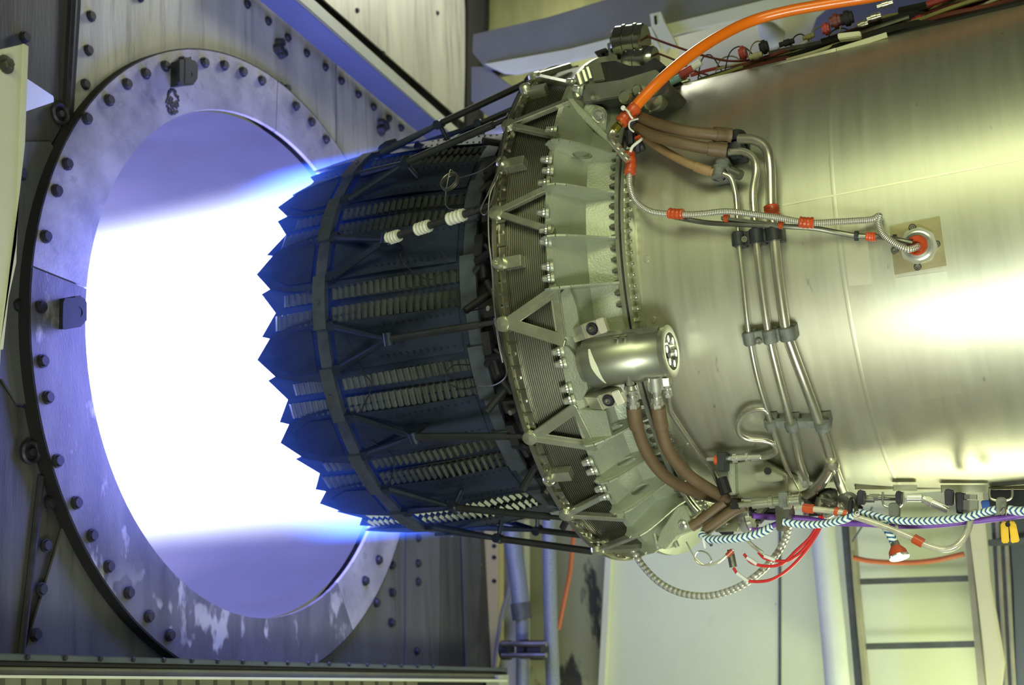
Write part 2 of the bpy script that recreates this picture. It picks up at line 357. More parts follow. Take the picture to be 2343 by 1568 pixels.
mb = MB(); mb.lathe([(-.026, .884), (-.026, .892), (.0115, .892), (.0115, .884)], frame(WN, WC), 128, close=True); obj('edge_band', mb, BLACK, ring, 'sooty black outer edge of the ring')
# bolts of the ring, measured spots
for (u, v) in [(196, 272), (247, 230), (288, 193), (331, 169), (376, 152), (417, 142), (466, 144), (511, 150), (554, 165), (597, 185),
               (675, 243), (711, 279), (744, 319), (151, 376), (127, 437), (102, 542), (91, 703), (95, 827), (107, 910), (129, 1055), (172, 1151),
               (208, 1226), (246, 1297), (292, 1357), (338, 1411), (386, 1454), (834, 1330), (865, 1282), (860, 1380)]:
    a, b = wloc(u, v)
    wbolt(u, v, .012, ring)
# black lugs with an eye
def lug(u0, v0, pts, hole, w=.03):
    mb = MB(); c = W(*hole, .05); o_ = []; i_ = []
    m = frame(WN, c); k = 24; P = [W(a, b, .05) for a, b in pts]; cen = sum(P, Vector())/len(P)
    def hit(dirv):
        best = None
        for i in range(len(P)):
            a, b = P[i]-c, P[(i+1) % len(P)]-c; e = b-a; den = dirv.cross(e).dot(WN)
            if abs(den) < 1e-9: continue
            t = a.cross(e).dot(WN)/den; s2 = a.cross(dirv).dot(WN)/den
            if t > 0 and -1e-6 <= s2 <= 1+1e-6: best = t if best is None else min(best, t)
        return c + dirv*(best or .03)
    for i in range(k):
        d_ = W1*cos(2*pi*i/k) + W2*sin(2*pi*i/k); o_.append(hit(d_)); i_.append(c + d_*.0125)
    mb.ringprism(o_, i_, WN, .009); return mb
L1 = lug(0, 0, [(405, 138), (438, 138), (447, 148), (446, 182), (436, 196), (405, 199)], (427, 169))
L1.prism([W(391, 144, .012), W(405, 138, .012), W(405, 200, .012), W(390, 200, .012)], WN, .048); obj('lug', L1, LUGM, ring, 'black lug with round eye at the ring top')
L2 = lug(0, 0, [(138, 684), (182, 681), (192, 690), (192, 734), (178, 749), (136, 754)], (173, 715))
L2.prism([W(136, 684, .012), W(150, 683, .012), W(150, 754, .012), W(134, 754, .012)], WN, .046); obj('lug', L2, LUGM, ring, 'black lug with round eye at the ring side')
mb = MB(); r0 = random.Random(3)
for j in range(70):
    t = 2*pi*j/40; k_ = (.75 if j < 40 else .1) + (.4 if j < 40 else .7)*r0.random(); q = W(395 + 13*k_*cos(t), 234 + 26*k_*sin(t), .012); mb.lathe([(0, .0035 + .003*r0.random()), (.002, .003), (.0025, .0001)], frame(WN, q), 6)
obj('weld_scar', mb, BOLT, ring)
# exhaust duct behind the opening
duct = MB(); duct.lathe([(-.02, .7225), (-.35, .7225), (-.35, .735), (-.8, .735), (-.8, .745), (-4.5, .80), (-4.5, .0001)], frame(WN, WC), 128)
structure('wall_exhaust_duct', duct, DUCTM); 
# ------------------------------------------------------------------ room shell
zf, zc = -2.1, 2.7
mb = MB(); mb.box(9, 9, .1, Matrix.Translation((2.2, -1.6, zf-.05))); structure('floor', mb, FLOORM); wall_strip = MB(); wall_strip.prism([W(166, -330, -.026), W(182, -330, -.026), W(176, 20, -.026), W(160, 260, -.026), W(138, 310, -.026), W(154, 20, -.026)], WN, .012); obj('panel', wall_strip, BLACK, bulk, 'black joint strip')  # black strip set into the joint between two plates
mb = MB(); mb.box(9, 9, .1, Matrix.Translation((2.2, -1.6, zc+.05))); structure('ceiling', mb, mat('dark_ceiling', (.09, .09, .07), .8))
mb = MB(); mb.box(9, .1, 5, Matrix.Translation((2.9, 2.15, .3))); structure('wall_back', mb, OLIVE)
mb = MB(); mb.box(9, .1, 5, Matrix.Translation((2.9, -5.6, .3))); structure('wall_front', mb, CREAM)
mb = MB(); mb.box(.1, 9, 5, Matrix.Translation((6.6, -1.6, .3))); structure('wall_right', mb, CREAM)
# pale wall panels behind the engine
def ypoly(name, px, y, th, m, parent=None, **k):
    mb = MB(); mb.prism([Y(u, v, y) for u, v in px], Vector((0, 1, 0)), th); return obj(name, mb, m, parent, **k)
wb = ypoly('wall_sage', [(1410, 1040), (1782, 1040), (1782, 1620), (1368, 1620)], 1.88, .12, SAGE); wb['kind'] = 'structure'
wb2 = ypoly('wall_sage', [(1786, 1040), (2560, 1040), (2560, 1640), (1786, 1640)], 1.88, .12, SAGE); wb2['kind'] = 'structure'
wb3 = ypoly('trim_1', [(1398, 1040), (1410, 1040), (1380, 1620), (1366, 1620)], 1.84, .16, WHITEBEAM); wb3['kind'] = 'structure'
def wprism(name, px, o0, o1, m, parent, label=None, bevel=0):
    mb = MB(); mb.prism([W(u, v) + WN*o0 for u, v in px], WN, o1-o0); return obj(name, mb, m, parent, label, bevel=bevel)
wprism('panel', [(1060, -300), (1114, -300), (1104, 60), (1092, 160), (1090, 320), (1064, 290), (1068, 20)], -.004, .008, BLACK, bulk, 'black strip for the dark corner gap')  # black strip laid in where the corner is only a dark gap
# ------------------------------------------------------------------ diagonal channel and ledge on the bulkhead
ch = thing('diagonal_channel', 'long painted steel channel running diagonally across the bulkhead above the ring, underside tinted flame violet', 'channel', W(850, 170, .05))
def wprism(name, px, o0, o1, m, parent, label=None, bevel=0):
    mb = MB(); mb.prism([W(u, v) + WN*o0 for u, v in px], WN, o1-o0); return obj(name, mb, m, parent, label, bevel=bevel)
A0 = W(555, -30); A1 = W(1100, 424); up_ = (A1-A0).cross(WN).normalized()
if up_.z < 0: up_ = -up_
def along(a, b, h0, h1, o0, o1):
    p = [a + up_*h0, b + up_*h0, b + up_*h1, a + up_*h1]; return [q + WN*o0 for q in p], o1-o0
for (h0, h1, o0, o1, nm, m_) in [(.0, .012, .0, .10, 'lower_flange', mat('channel_flame_tint_paint', (.085, .105, .19), .6, 0, .06, 4)), (.012, .060, .088, .10, 'web', GREYGREEN), (.052, .064, .0, .088, 'upper_flange', GREYGREEN), (.0, .1, .10, .106, 'face_strip', GREYGREEN)]:  # lower flange: the flame's blue light is put into its paint colour
    if nm == 'face_strip': continue
    P_, t_ = along(A0, A1 + (A1-A0)*.25, h0, h1, o0, o1); mb = MB(); mb.prism(P_, WN, t_); obj(nm, mb, m_, ch, bevel=.002)
# pale plates above the channel with curved edge
wprism('panel', [(368, -330), (1040, -330), (1063, 20), (1063, 150), (1060, 280), (741, 0)], -.004, .002, PLATE_L, bulk, 'pale plate above the diagonal channel')
for (u, v) in [(817, 24), (876, 122), (1000, 30)]: wbolt(u, v, .002, bulk, .6)
ledge = thing('bolted_ledge', 'dark riveted steel ledge along the foot of the bulkhead under the ring', 'ledge', W(500, 1520, .1))
def lline(v0, v1, o): return W(-260, v0 - (v1-v0)*.22, o), W(1160, v1, o)
def lbar(name, t0, t1, b0, b1, o0, o1, m_, lab=None):     # top line t0->t1, bottom line b0->b1
    p = [W(-260, t0 - (t1-t0)*.22, o0), W(1162, t1, o0), W(1162, b1, o0), W(-260, b0 - (b1-b0)*.22, o0)]
    mb = MB(); mb.prism(p, -WN, o0-o1); return obj(name, mb, m_, ledge, lab, bevel=.002)
LEDM = mat('ledge_paint', (.085, .10, .11), .4, .3, .2, 8)
LEDM2 = mat('ledge_face', (.15, .15, .10), .55, .2, .2, 6)
lbar('top_angle', 1495, 1529, 1511, 1537, .16, .0, LEDM)
lbar('skirt', 1512, 1538, 1526, 1543, .150, .0, BLACK)
lbar('face_plate', 1526, 1543, 1545, 1555, .155, .0, LEDM2)
lbar('edge_strip', 1545, 1555, 1551, 1561, .175, .0, WHITEBEAM, 'thin pale edge strip')
for i, u in enumerate([62, 148, 229, 304, 374, 438, 497, 555, 608, 658, 706, 753, 798, 840, 880, 918, 955, 990]):
    put('rivet', BOLTME, ledge, frame(WN, W(u, 1503 + 26*u/1160, .160)) @ Matrix.Scale(.4, 4))
for i in range(24):                                       # vertical slats under the ledge
    u = 12 + i*48 - i*i*.35; w_ = 36 - i*.5
    p = [W(u, 1552, .14), W(u+w_, 1552, .14), W(u+w_, 1640, .14), W(u, 1640, .14)]
    mb = MB(); mb.prism(p, -WN, .02); obj('slat', mb, LEDM2, ledge)
mb = MB(); mb.prism([W(-260, 1552, .11), W(1150, 1556, .11), W(1150, 1640, .11), W(-260, 1640, .11)], -WN, .02); obj('back_plate', mb, BLACK, ledge)
mb = MB(); mb.prism([W(1140, 1545, .17), W(1164, 1545, .17), W(1164, 1568, .17), W(1146, 1600, .17)], -WN, .05); obj('end_cap', mb, GREYGREEN, ledge)
# cream post close by at the picture's edge
post = thing('cream_post', 'cream painted steel post with a pointed bracket beside the bulkhead', 'post', X(0, 800, -.86))
def xprism(name, px, x, th, m, parent, label=None, bevel=.001):
    mb = MB(); mb.prism([X(u, v, x) for u, v in px], Vector((-1, 0, 0)), th); return obj(name, mb, m, parent, label, bevel=bevel)
xprism('web', [(-120, 150), (0, 113), (56, 100), (46, 360), (38, 600), (4, 760), (-6, 1000), (-120, 1000)], -.86, .012, CREAM, post)
xprism('flange', [(54, 99), (66, 106), (58, 330), (46, 440), (8, 800), (-2, 800), (2, 740), (36, 560), (46, 300)], -.858, .05, CREAM, post)
mb = MB(); mb.prism([X(62, 180, -.88), X(122, 220, -.99), X(123, 226, -.99), X(56, 248, -.88)], Vector((0, 0, -1)), .008); obj('bracket', mb, PIPEW, post, 'grey-white pointed bracket')
mb = MB(); q = X(12, 148, -.86); mb.cyl(q, q + Vector((.016, 0, 0)), .011, 6); mb.cyl(q, q + Vector((.003, 0, 0)), .020, 16); obj('bolt', mb, GREY, post)
# ------------------------------------------------------------------ the engine
eng = thing('jet_engine', 'large jet engine with brushed metal casing and open jagged black nozzle', 'engine', (.4, 0, -.5))
mb = MB(); mb.lathe([(.262, .40), (.262, .5), (.66, .5), (.66, .5002), (.664, .5005), (.668, .5002), (.668, .5), (1.40, .5), (2.7, .5)], n=192, m=None)
case = obj('casing', mb, CASE, eng, smooth=60)
def patch(name, quad, r, th, m_, parent, label=None, n=10):   # a plate that follows the barrel, corners from measured spots
    q = [thx(u, v, r) for u, v in quad]; P = []; fs = []
    for rr in (r - .002, r + th):
        for i in range(n+1):
            for j in range(n+1):
                s_, t_ = i/n, j/n
                x = (q[0][0]*(1-s_) + q[1][0]*s_)*(1-t_) + (q[3][0]*(1-s_) + q[2][0]*s_)*t_
                a = (q[0][1]*(1-s_) + q[1][1]*s_)*(1-t_) + (q[3][1]*(1-s_) + q[2][1]*s_)*t_
                P.append(cp(x, a, rr))
    k = (n+1)**2
    for L_ in (0, 1):
        for i in range(n):
            for j in range(n): a = L_*k + i*(n+1) + j; fs.append((a, a+1, a+n+2, a+n+1))
    ring_ = [i*(n+1) for i in range(n+1)] + [n*(n+1)+j for j in range(1, n+1)] + [i*(n+1)+n for i in range(n-1, -1, -1)] + [j for j in range(n-1, 0, -1)]
    for a, b in zip(ring_, ring_[1:] + ring_[:1]): fs.append((a, b, k+b, k+a))
    mb = MB(); mb.add(P, fs); return obj(name, mb, m_, parent, label)
patch('seam_strip', [(1790, 468), (2420, 346), (2420, 351), (1790, 472)], .5, .0006, PATCH, case)
patch('doubler', [(1928, 517), (1981, 511), (1997, 650), (1942, 655)], .5, .001, PATCH, case, 'pale rectangular doubler patch')
patch('doubler', [(2049, 636), (2166, 620), (2200, 900), (2092, 920)], .5, .0007, CASE, case)
pp = patch('port_plate', [(2036, 519), (2150, 496), (2166, 608), (2048, 629)], .5, .003, PLATE, eng, 'square brownish port plate')
def onbarrel(u, v, r): p = K(u, v, r); return p, Vector((0, p.y, p.z)).normalized()
for u, v in [(2088, 521), (2143, 559), (2100, 611), (2048, 574)]:
    p, n_ = onbarrel(u, v, .503); mb = MB(); mb.lathe([(0, .0068), (.002, .0068), (.0035, .005), (.0035, .003), (.001, .0025), (.001, .0001)], frame(n_, p), 18); obj('screw', mb, GREY, pp)
p, n_ = onbarrel(2102, 563, .503); fr = frame(n_, p); mb = MB()
pts = []
for i in range(48):
    t = 2*pi*i/48; rr = .0315/cos(((t + .2) % (pi/4)) - pi/8); pts.append(fr @ Vector((rr*cos(t), rr*sin(t), 0)))
mb.prism(pts, n_, .009); mb.lathe([(.009, .027), (.018, .024), (.022, .018), (.022, .012), (.010, .012)], fr, 36); obj('port_nut', mb, CHROME, pp, 'bright scalloped nut')
mb = MB(); mb.lathe([(.010, .0001), (.018, .006), (.026, .0165), (.024, .0185), (.018, .0185)], fr, 28); obj('port_seal', mb, REDTAPE, pp, 'orange-red seal')
for u, v in [(1479, 593), (1495, 732), (1440, 325), (1573, 1020)]:
    p, n_ = onbarrel(u, v, .5); mb = MB(); mb.lathe([(0, .0068), (.0022, .0062), (.0024, .0001)], frame(n_, p), 16); obj('blank_rivet', mb, CASE, case)
# bottom seam rail with hangers
mb = MB(); a_, b_ = K(1958, 1114, .502), K(2343, 1114, .502); b_ = a_ + (b_-a_)*1.5; a_ += Vector((0, 0, .012)); b_ += Vector((0, 0, .012)); mb.bar(a_, b_, .010, .036, Vector((0, 0, 1))); obj('seam_rail', mb, PATCH, eng)
for (u0, u1, v, w_) in [(2044, 2098, 1117, .012), (2154, 2260, 1119, .016)]:
    mb = MB(); mb.bar(K(u0, v, .512), K(u1, v, .512), w_, .012, Vector((0, 1, 0))); obj('rail_block', mb, WHITEBEAM, eng, 'pale bright rail block')
# front flange with its two rows of nuts
mb = MB(); mb.lathe([(.238, .50), (.238, .546), (.246, .546), (.246, .50)], close=True, n=160); mb.lathe([(.249, .498), (.249, .540), (.256, .540), (.256, .512), (.266, .506), (.266, .498)], close=True, n=160)
flg = obj('casing_flange', mb, STRUT, eng)
nb = MB(); nb.cyl((0, 0, 0), (0, 0, .010), .0058, 6); nb.cyl((0, 0, .010), (0, 0, .014), .0034, 8); NUTD = nb.mesh('nut', GREY); NUTB = nb.mesh('nut', STRUT)
t = -100.0
while t < 84:
    if not -33 < t < -13.5: put('nut', NUTD, flg, frame((-1, 0, 0), cp(.238, t, .5375)))
    if not -29 < t < -17: put('nut', NUTB, flg, frame((1, 0, 0), cp(.256, t + 1.1, .5315)))
    t += 2.45
# ring casting with its webs
casting = MB(); casting.lathe([(.112, .56), (.112, .604), (.124, .604), (.176, .546), (.238, .531), (.238, .50)], n=180); casting = obj('ring_casting', casting, CAST, eng, smooth=25)
def holed(P, c, rx, ry, nrm, th, e1, e2, k=32):
    o_ = []; i_ = []
    for i in range(k):
        a = 2*pi*(i+.5)/k; d_ = e1*cos(a)*rx + e2*sin(a)*ry; dn = d_.normalized(); best = None
        for j in range(len(P)):
            a1, b1 = P[j]-c, P[(j+1) % len(P)]-c; e = b1-a1; den = dn.cross(e).dot(nrm)
            if abs(den) < 1e-12: continue
            tt = a1.cross(e).dot(nrm)/den; s2 = a1.cross(dn).dot(nrm)/den
            if tt > 1e-6 and -1e-6 <= s2 <= 1+1e-6: best = tt if best is None else min(best, tt)
        o_.append(c + dn*(best or rx)); i_.append(c + d_)
    mb = MB(); mb.ringprism([q - nrm*th/2 for q in o_], [q - nrm*th/2 for q in i_], nrm, th); return mb
def webme(hole):
    pr_ = [(.114, .595), (.176, .543), (.238, .529), (.238, .546), (.226, .553), (.210, .566), (.195, .580), (.178, .596), (.160, .611), (.142, .622), (.126, .625), (.114, .617)]
    P = [Vector((x, -r, 0)) for x, r in pr_]; nrm = Vector((0, 0, 1))
    if hole: mb = holed(P, Vector((.172, -.570, 0)), .021, .012, nrm, .005, Vector((.88, .47, 0)), Vector((-.47, .88, 0)))
    else: mb = MB(); mb.prism([q - nrm*.0025 for q in P], nrm, .005)
    for (x0, r0_), (x1, r1_) in zip(pr_[3:], pr_[4:]):
        mb.bar((x0, -r0_, 0), (x1, -r1_, 0), .013, .004, Vector((0, 0, 1)))
    return mb.mesh('web', CAST, smooth=25)
WEBH, WEBS = webme(True), webme(False)
def rotx(t): return Matrix.Rotation(rad(-t), 4, 'X')
for t in [-7.2, 2.4, 12.6, 22.5, -37.3, -46.2, -55, -63.5, -72]:
    put('web', WEBH if t in (22.5, 40, -37.3, -46.2, -55, -62.5) else WEBS, casting, rotx(t))
# ribbed band and the bright rear rim
pf = [(.014, .580)]
for i in range(20):
    x = .018 + i*.0047; pf += [(x, .5905), (x+.0026, .5905), (x+.003, .5945), (x+.0043, .5945)]
pf += [(.112, .5905), (.112, .575)]
mb = MB(); mb.lathe(pf, n=160); obj('ribbed_band', mb, RIBBED, eng, smooth=20)
mb = MB(); mb.lathe([(-.010, .570), (-.010, .606), (-.006, .611), (.004, .611), (.006, .604), (.020, .604), (.020, .570)], n=160, close=True); rim = obj('rear_rim', mb, RIM, eng, smooth=25)
sb = MB(); sb.cyl((0, 0, 0), (0, 0, .0035), .0048, 6); SB = sb.mesh('rim_bolt', GREY)
slot = MB(); slot.box(.006, .020, .005); SL = slot.mesh('rim_pad', RIM)
t = -95
while t < 80:
    n_ = Vector((0, -cos(rad(t)), sin(rad(t)))); put('rim_bolt', SB, rim, frame(n_, cp(.013, t, .604))); put('rim_pad', SL, rim, frame(n_, cp(.013, t+2.2, .606), up=Vector((1, 0, 0)))); t += 4.8
for t in (20.6, -.7, 44, -45):                            # round bosses on the rim
    n_ = Vector((0, -cos(rad(t)), sin(rad(t)))); mb = MB(); mb.box(.050, .024, .022, frame(n_, cp(.034, t, .604), up=Vector((0, n_.z, -n_.y))))
    mb.lathe([(0, .013), (.020, .013), (.024, .010), (.024, .004), (.018, .003), (.018, .0001)], frame(n_, cp(.012, t, .604)), 20); obj('rim_boss', mb, STRUT, eng, bevel=.001)
# lower mount lug and top brackets
def ybox(name, px, y, th, m_, parent, label=None, bevel=.002): mb = MB(); mb.prism([Y(u, v, y) for u, v in px], Vector((0, 1, 0)), th); return obj(name, mb, m_, parent, label, bevel=bevel)
ybox('mount_lug', [(1500, 1250), (1512, 1215), (1550, 1158), (1562, 1156), (1586, 1202), (1584, 1212), (1548, 1226), (1522, 1258)], -.30, .03, CAST, eng)
mb = MB(); q = Y(1563, 1202, -.302); mb.lathe([(0, .0095), (.004, .009), (.006, .006), (.006, .0001)], frame((-.1, -1, -.2), q), 20); obj('lug_pin', mb, CHROME, eng)
for i in range(5): mb = MB(); mb.cyl(Y(1498 + i*11, 1222 + i*3, -.27), Y(1506 + i*11, 1256 - i*1, -.27), .0055, 10); obj('stud', mb, CAST, eng)
for (u, v, r_, w_) in [(1452, 300, .55, .030), (1446, 322, .545, .024), (1462, 340, .535, .020)]:
    mb = MB(); p = K(u, v, r_); mb.cyl(p - Vector((w_*.5, 0, 0)), p + Vector((w_*.5, 0, .006)), w_*.55, 12); mb.cyl(p + Vector((0, -.012, -.01)), p + Vector((.004, -.02, .016)), w_*.35, 6); obj('quick_coupling', mb, BOLT, eng)
mb = MB(); p = K(1457, 318, .575); mb.cyl(p, p + Vector((.008, -.004, 0)), .006, 12); obj('coupling_cap', mb, REDTAPE, eng)
# paired bright bolts on the casting edge
rb = MB(); rb.lathe([(0, .0095), (.004, .0095), (.007, .0075), (.013, .0070), (.016, .005), (.0165, .0001)], None if False else Matrix.Identity(4), 16); RB = rb.mesh('ring_bolt', CHROME)
bs = MB(); bs.lathe([(-.004, .0135), (.002, .0125), (.006, .008), (.006, .0001)], Matrix.Identity(4), 16); BS = bs.mesh('bolt_seat', CAST)
for (u, v) in [(1270, 300), (1277, 330), (1259, 367), (1262, 392), (1253, 420), (1251, 487), (1256, 527), (1257, 553), (1261, 610), (1263, 637), (1285, 803), (1291, 831), (1304, 887), (1311, 914), (1352, 1054), (1362, 1075), (1381, 1114), (1389, 1133), (1331, 205), (1316, 190)]:
    p = K(u, v, .604); n_ = (Vector((-.9, 0, 0)) + Vector((0, p.y, p.z)).normalized()*.45).normalized()
    q = Vector((.116, p.y, p.z)) if False else p
    put('bolt_seat', BS, casting, frame(n_, q)); put('ring_bolt', RB, casting, frame(n_, q + n_*.004))
# triangular strut frames between rim and casting
nodes = [(1151, 485, (1252, 432), (1268, 530), 0), (1156, 741, (1276, 655), (1294, 786), 1), (1224, 1000, (1318, 926), (1366, 1024), 1), (1303, 1177, (1392, 1128), (1430, 1186), 0),
         (1166, 287, (1302, 232), (1276, 312), 0), (1212, 178, (1305, 150), (1318, 196), 0), (1384, 1258, (1462, 1222), (1500, 1250), 0)]
for (u, v, e1, e2, web) in nodes:
    x0, t0 = thx(u, v, .612); a = cp(.004, t0, .612); P1 = K(*e1, .606); P2 = K(*e2, .606)
    mb = MB(); mb.bar(a, P1, .014, .012, a); mb.bar(a, P2, .014, .012, a)
    mb.lathe([(-.004, .0001), (-.004, .017), (.008, .015), (.010, .0001)], frame(Vector((0, a.y, a.z)), a), 16)
    if web:
        nr = (P1-a).cross(P2-a).normalized(); nr = nr if nr.dot(Vector((0, a.y, a.z))) > 0 else -nr; c = (a + P1*1.6 + P2*1.6)/4.2
        mb.ringprism([a, P1, P2], [a.lerp(c, .42), P1.lerp(c, .42) , P2.lerp(c, .42)], nr, .004)
    s_ = obj('strut', mb, STRUT, eng, 'triangular strut frame', bevel=.0012)
# ------------------------------------------------------------------ nozzle: 15 petals, seals, bands, links
def NR(x):
    tb = [(-.72, .497), (-.50, .503), (-.30, .494), (-.13, .466), (-.02, .44)]
    for (a, ra), (b, rb_) in zip(tb, tb[1:]):
        if x <= b: return ra + (rb_-ra)*(x-a)/(b-a)
    return tb[-1][1]
def npt(x, s_, d=0.0, a=0.0):                              # template at angle a (degrees), tangent offset s_, height d
    r = NR(x) + d; t = rad(a); return Vector((x, -r*cos(t) + s_*sin(t), r*sin(t) + s_*cos(t)))
def nplate(px, d, th, a=0.0): mb = MB(); mb.prism([npt(x, s_, d, a) for x, s_ in px], Vector((0, -cos(rad(a)), sin(rad(a)))), th); return mb
FLAP = nplate([(-.705, 0), (-.657, .047), (-.60, .064), (-.52, .074), (-.13, .066), (-.13, -.066), (-.52, -.074), (-.60, -.064), (-.657, -.047)], 0, .004)
ins = nplate([(-.655, .02), (-.60, .048), (-.535, .050), (-.535, -.050), (-.60, -.048), (-.655, -.02)], .004, .0025)
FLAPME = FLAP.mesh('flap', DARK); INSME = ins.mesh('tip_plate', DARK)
pan = nplate([(-.475, .056), (-.33, .054), (-.165, .050), (-.165, -.050), (-.33, -.054), (-.475, -.056)], .004, .002)
for i in range(12):
    for s_ in (-.036, .036):
        x = -.36 + i*.016; q = npt(x, s_, .006); pan.box(.004, .004, .003, frame(Vector((0, -1, 0)), q))
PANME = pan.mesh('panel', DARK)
SEALB = nplate([(-.645, 0), (-.687, .052), (-.655, .062), (-.50, .060), (-.13, .052), (-.13, -.052), (-.50, -.060), (-.655, -.062), (-.687, -.052)], -.006, .003, 12.0)
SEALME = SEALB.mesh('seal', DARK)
def corr(s0, s1, x0, x1, d):
    mb = MB(); x = x0
    while x < x1:
        a, b, c = npt(x, s0, d, 12.0), npt(x, s1, d, 12.0), Vector((0, -cos(rad(12)), sin(rad(12))))
        mb.add([a, b, b + Vector((.010, 0, 0)) + c*.007, a + Vector((.010, 0, 0)) + c*.007, a + Vector((.014, 0, 0)), b + Vector((.014, 0, 0))], [(0, 1, 2, 3), (3, 2, 5, 4), (0, 3, 4), (1, 5, 2)]); x += .0165
    mb.prism([npt(x0, s0, d-.001, 12.0), npt(x1, s0, d-.001, 12.0), npt(x1, s1, d-.001, 12.0), npt(x0, s1, d-.001, 12.0)], c, .001)
    return mb
C1 = corr(-.050, -.012, -.485, -.15, -.002).mesh('corrugated_strip', SEALM, smooth=50); C2 = corr(.006, .036, -.485, -.15, -.003).mesh('corrugated_strip', SEALM, smooth=50)
C3 = corr(-.046, -.010, -.645, -.525, -.002).mesh('corrugated_strip', SEALM, smooth=50); C4 = corr(.008, .036, -.62, -.525, -.003).mesh('corrugated_strip', SEALM, smooth=50)
def band(x, w_, d0, d1, a0, a1, n=8):
    mb = MB(); r = NR(x); mb.lathe([(x-w_/2, r+d0), (x-w_/2, r+d1), (x+w_/2, r+d1), (x+w_/2, r+d0)], n=n, a0=a0, a1=a1, close=True); return mb
b1 = band(-.503, .030, .002, .012, -12, 12); b2 = band(-.503, .034, .012, .020, 5, 19, 5); b2.lathe([(-.012, .005), (-.001, .005), (-.001, .0001)], frame(Vector((0, -cos(rad(12)), sin(rad(12)))), npt(-.503, 0, .026, 12)), 8)
b3 = band(-.132, .030, .004, .014, -12, 12); b4 = band(-.132, .040, .014, .022, 5, 19, 5)
B1, B2, B3, B4 = b1.mesh('band_segment', DARK2), b2.mesh('band_clip', DARK2), b3.mesh('band_segment', DARK2), b4.mesh('band_clip', DARK2)
APX = Vector((-.31, -(NR(-.31) + .050), 0))
af = MB()
for s_ in (-1, 1):
    af.cyl(npt(-.475, .050*s_, .008), APX, .010, 8, .006); af.box(.02, .022, .016, frame(Vector((0, -1, 0)), npt(-.475, .050*s_, .010)))
af.lathe([(-.014, .0001), (-.014, .012), (.014, .012), (.014, .0001)], frame(Vector((0, 0, 1)), APX), 12); af.cyl(npt(-.30, .0, .006), APX, .006, 8)
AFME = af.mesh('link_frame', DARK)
rodm = MB(); e_ = Vector((-.012, -.597, 0)); rodm.cyl(APX, APX.lerp(e_, .85), .0085, 10); rodm.cyl(APX.lerp(e_, .85), e_, .0055, 10); rodm.lathe([(-.008, .0001), (-.008, .010), (.008, .010), (.008, .0001)], frame(Vector((0, 0, 1)), e_), 12)
RODME = rodm.mesh('link_rod', ROD)
ck = MB()
r0 = random.Random(11)
for i in range(9):
    q = Vector((-.105 + .09*r0.random(), -(.475 + .06*r0.random()), -.09 + .18*r0.random())); d_ = Vector((r0.uniform(-1, 1), r0.uniform(-.6, .6), r0.uniform(-1, 1))).normalized()*(.014 + .02*r0.random()); ck.cyl(q-d_, q+d_, .004 + .006*r0.random(), 8)
ck.box(.05, .03, .03, Matrix.Translation((-.06, -.50, .03))); ck.box(.02, .05, .05, Matrix.Translation((-.09, -.49, -.04))); ck.cyl((-.10, -.50, -.07), (-.03, -.54, -.07), .008, 8)
CKME = ck.mesh('crank', BLACK)
ckb = MB(); ckb.lathe([(0, .006), (.012, .006), (.012, .0001)], frame(Vector((-.3, -1, .2)), Vector((-.055, -.535, .03))), 8); CKB = ckb.mesh('crank_pin', STRUT)
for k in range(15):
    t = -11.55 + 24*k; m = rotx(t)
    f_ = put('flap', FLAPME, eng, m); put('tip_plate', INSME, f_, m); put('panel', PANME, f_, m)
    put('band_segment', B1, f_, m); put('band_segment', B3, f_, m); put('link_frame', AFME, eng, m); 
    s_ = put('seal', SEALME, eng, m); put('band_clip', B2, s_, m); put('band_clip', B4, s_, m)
    for c_ in (C1, C2, C3, C4): put('corrugated_strip', c_, s_, m)
    rd = put('link_rod', RODME, eng, m); c_ = put('crank', CKME, eng, m); put('crank_pin', CKB, c_, m)
    if k == 1:
        for f0, f1 in [(.02, .13), (.30, .42), (.60, .74)]:
            tp = MB(); tp.sweep([APX.lerp(e_, f0 + (f1-f0)*i/6) for i in range(7)], .0135, 14, 2, rf=lambda i, L: 1 + .08*sin(i*2.1)); put('tape_wrap', tp.mesh('tape_wrap', TAPE), rd, m, 'white tape wrap')
mb = MB(); mb.lathe([(-.63, .470), (-.63, .478), (-.3, .474), (-.12, .452), (0.0, .43), (.012, .58), (.012, .43), (-.3, .46)], n=90, close=True); obj('light_block_liner', mb, BLACK, eng)  # unseen inner shell, added to block light
# black lugs standing up along the top of the nozzle
P_ = [Y(u, v, -.22) for u, v in [(862, 362), (868, 336), (884, 324), (906, 318), (909, 344), (930, 352), (930, 366)]]
mb = holed(P_, Y(894, 338, -.22), .009, .009, Vector((0, 1, 0)), .008, Vector((1, 0, 0)), Vector((0, 0, 1))); obj('nozzle_lug', mb, BLACK, eng, 'black lug with eye standing on the petals')
for (u, v, r_) in [(976, 344, .016), (1062, 338, .015), (1122, 346, .020), (935, 356, .008), (1010, 348, .010)]:
    mb = MB(); q = Y(u, v, -.22); mb.cyl(q - Vector((.01, .03, .0)), q + Vector((.012, .03, 0)), r_, 12, r_*.7); mb.box(r_*3, .05, r_*1.2, Matrix.Translation(q - Vector((0, 0, r_)))); obj('hinge_knuckle', mb, BLACK, eng)
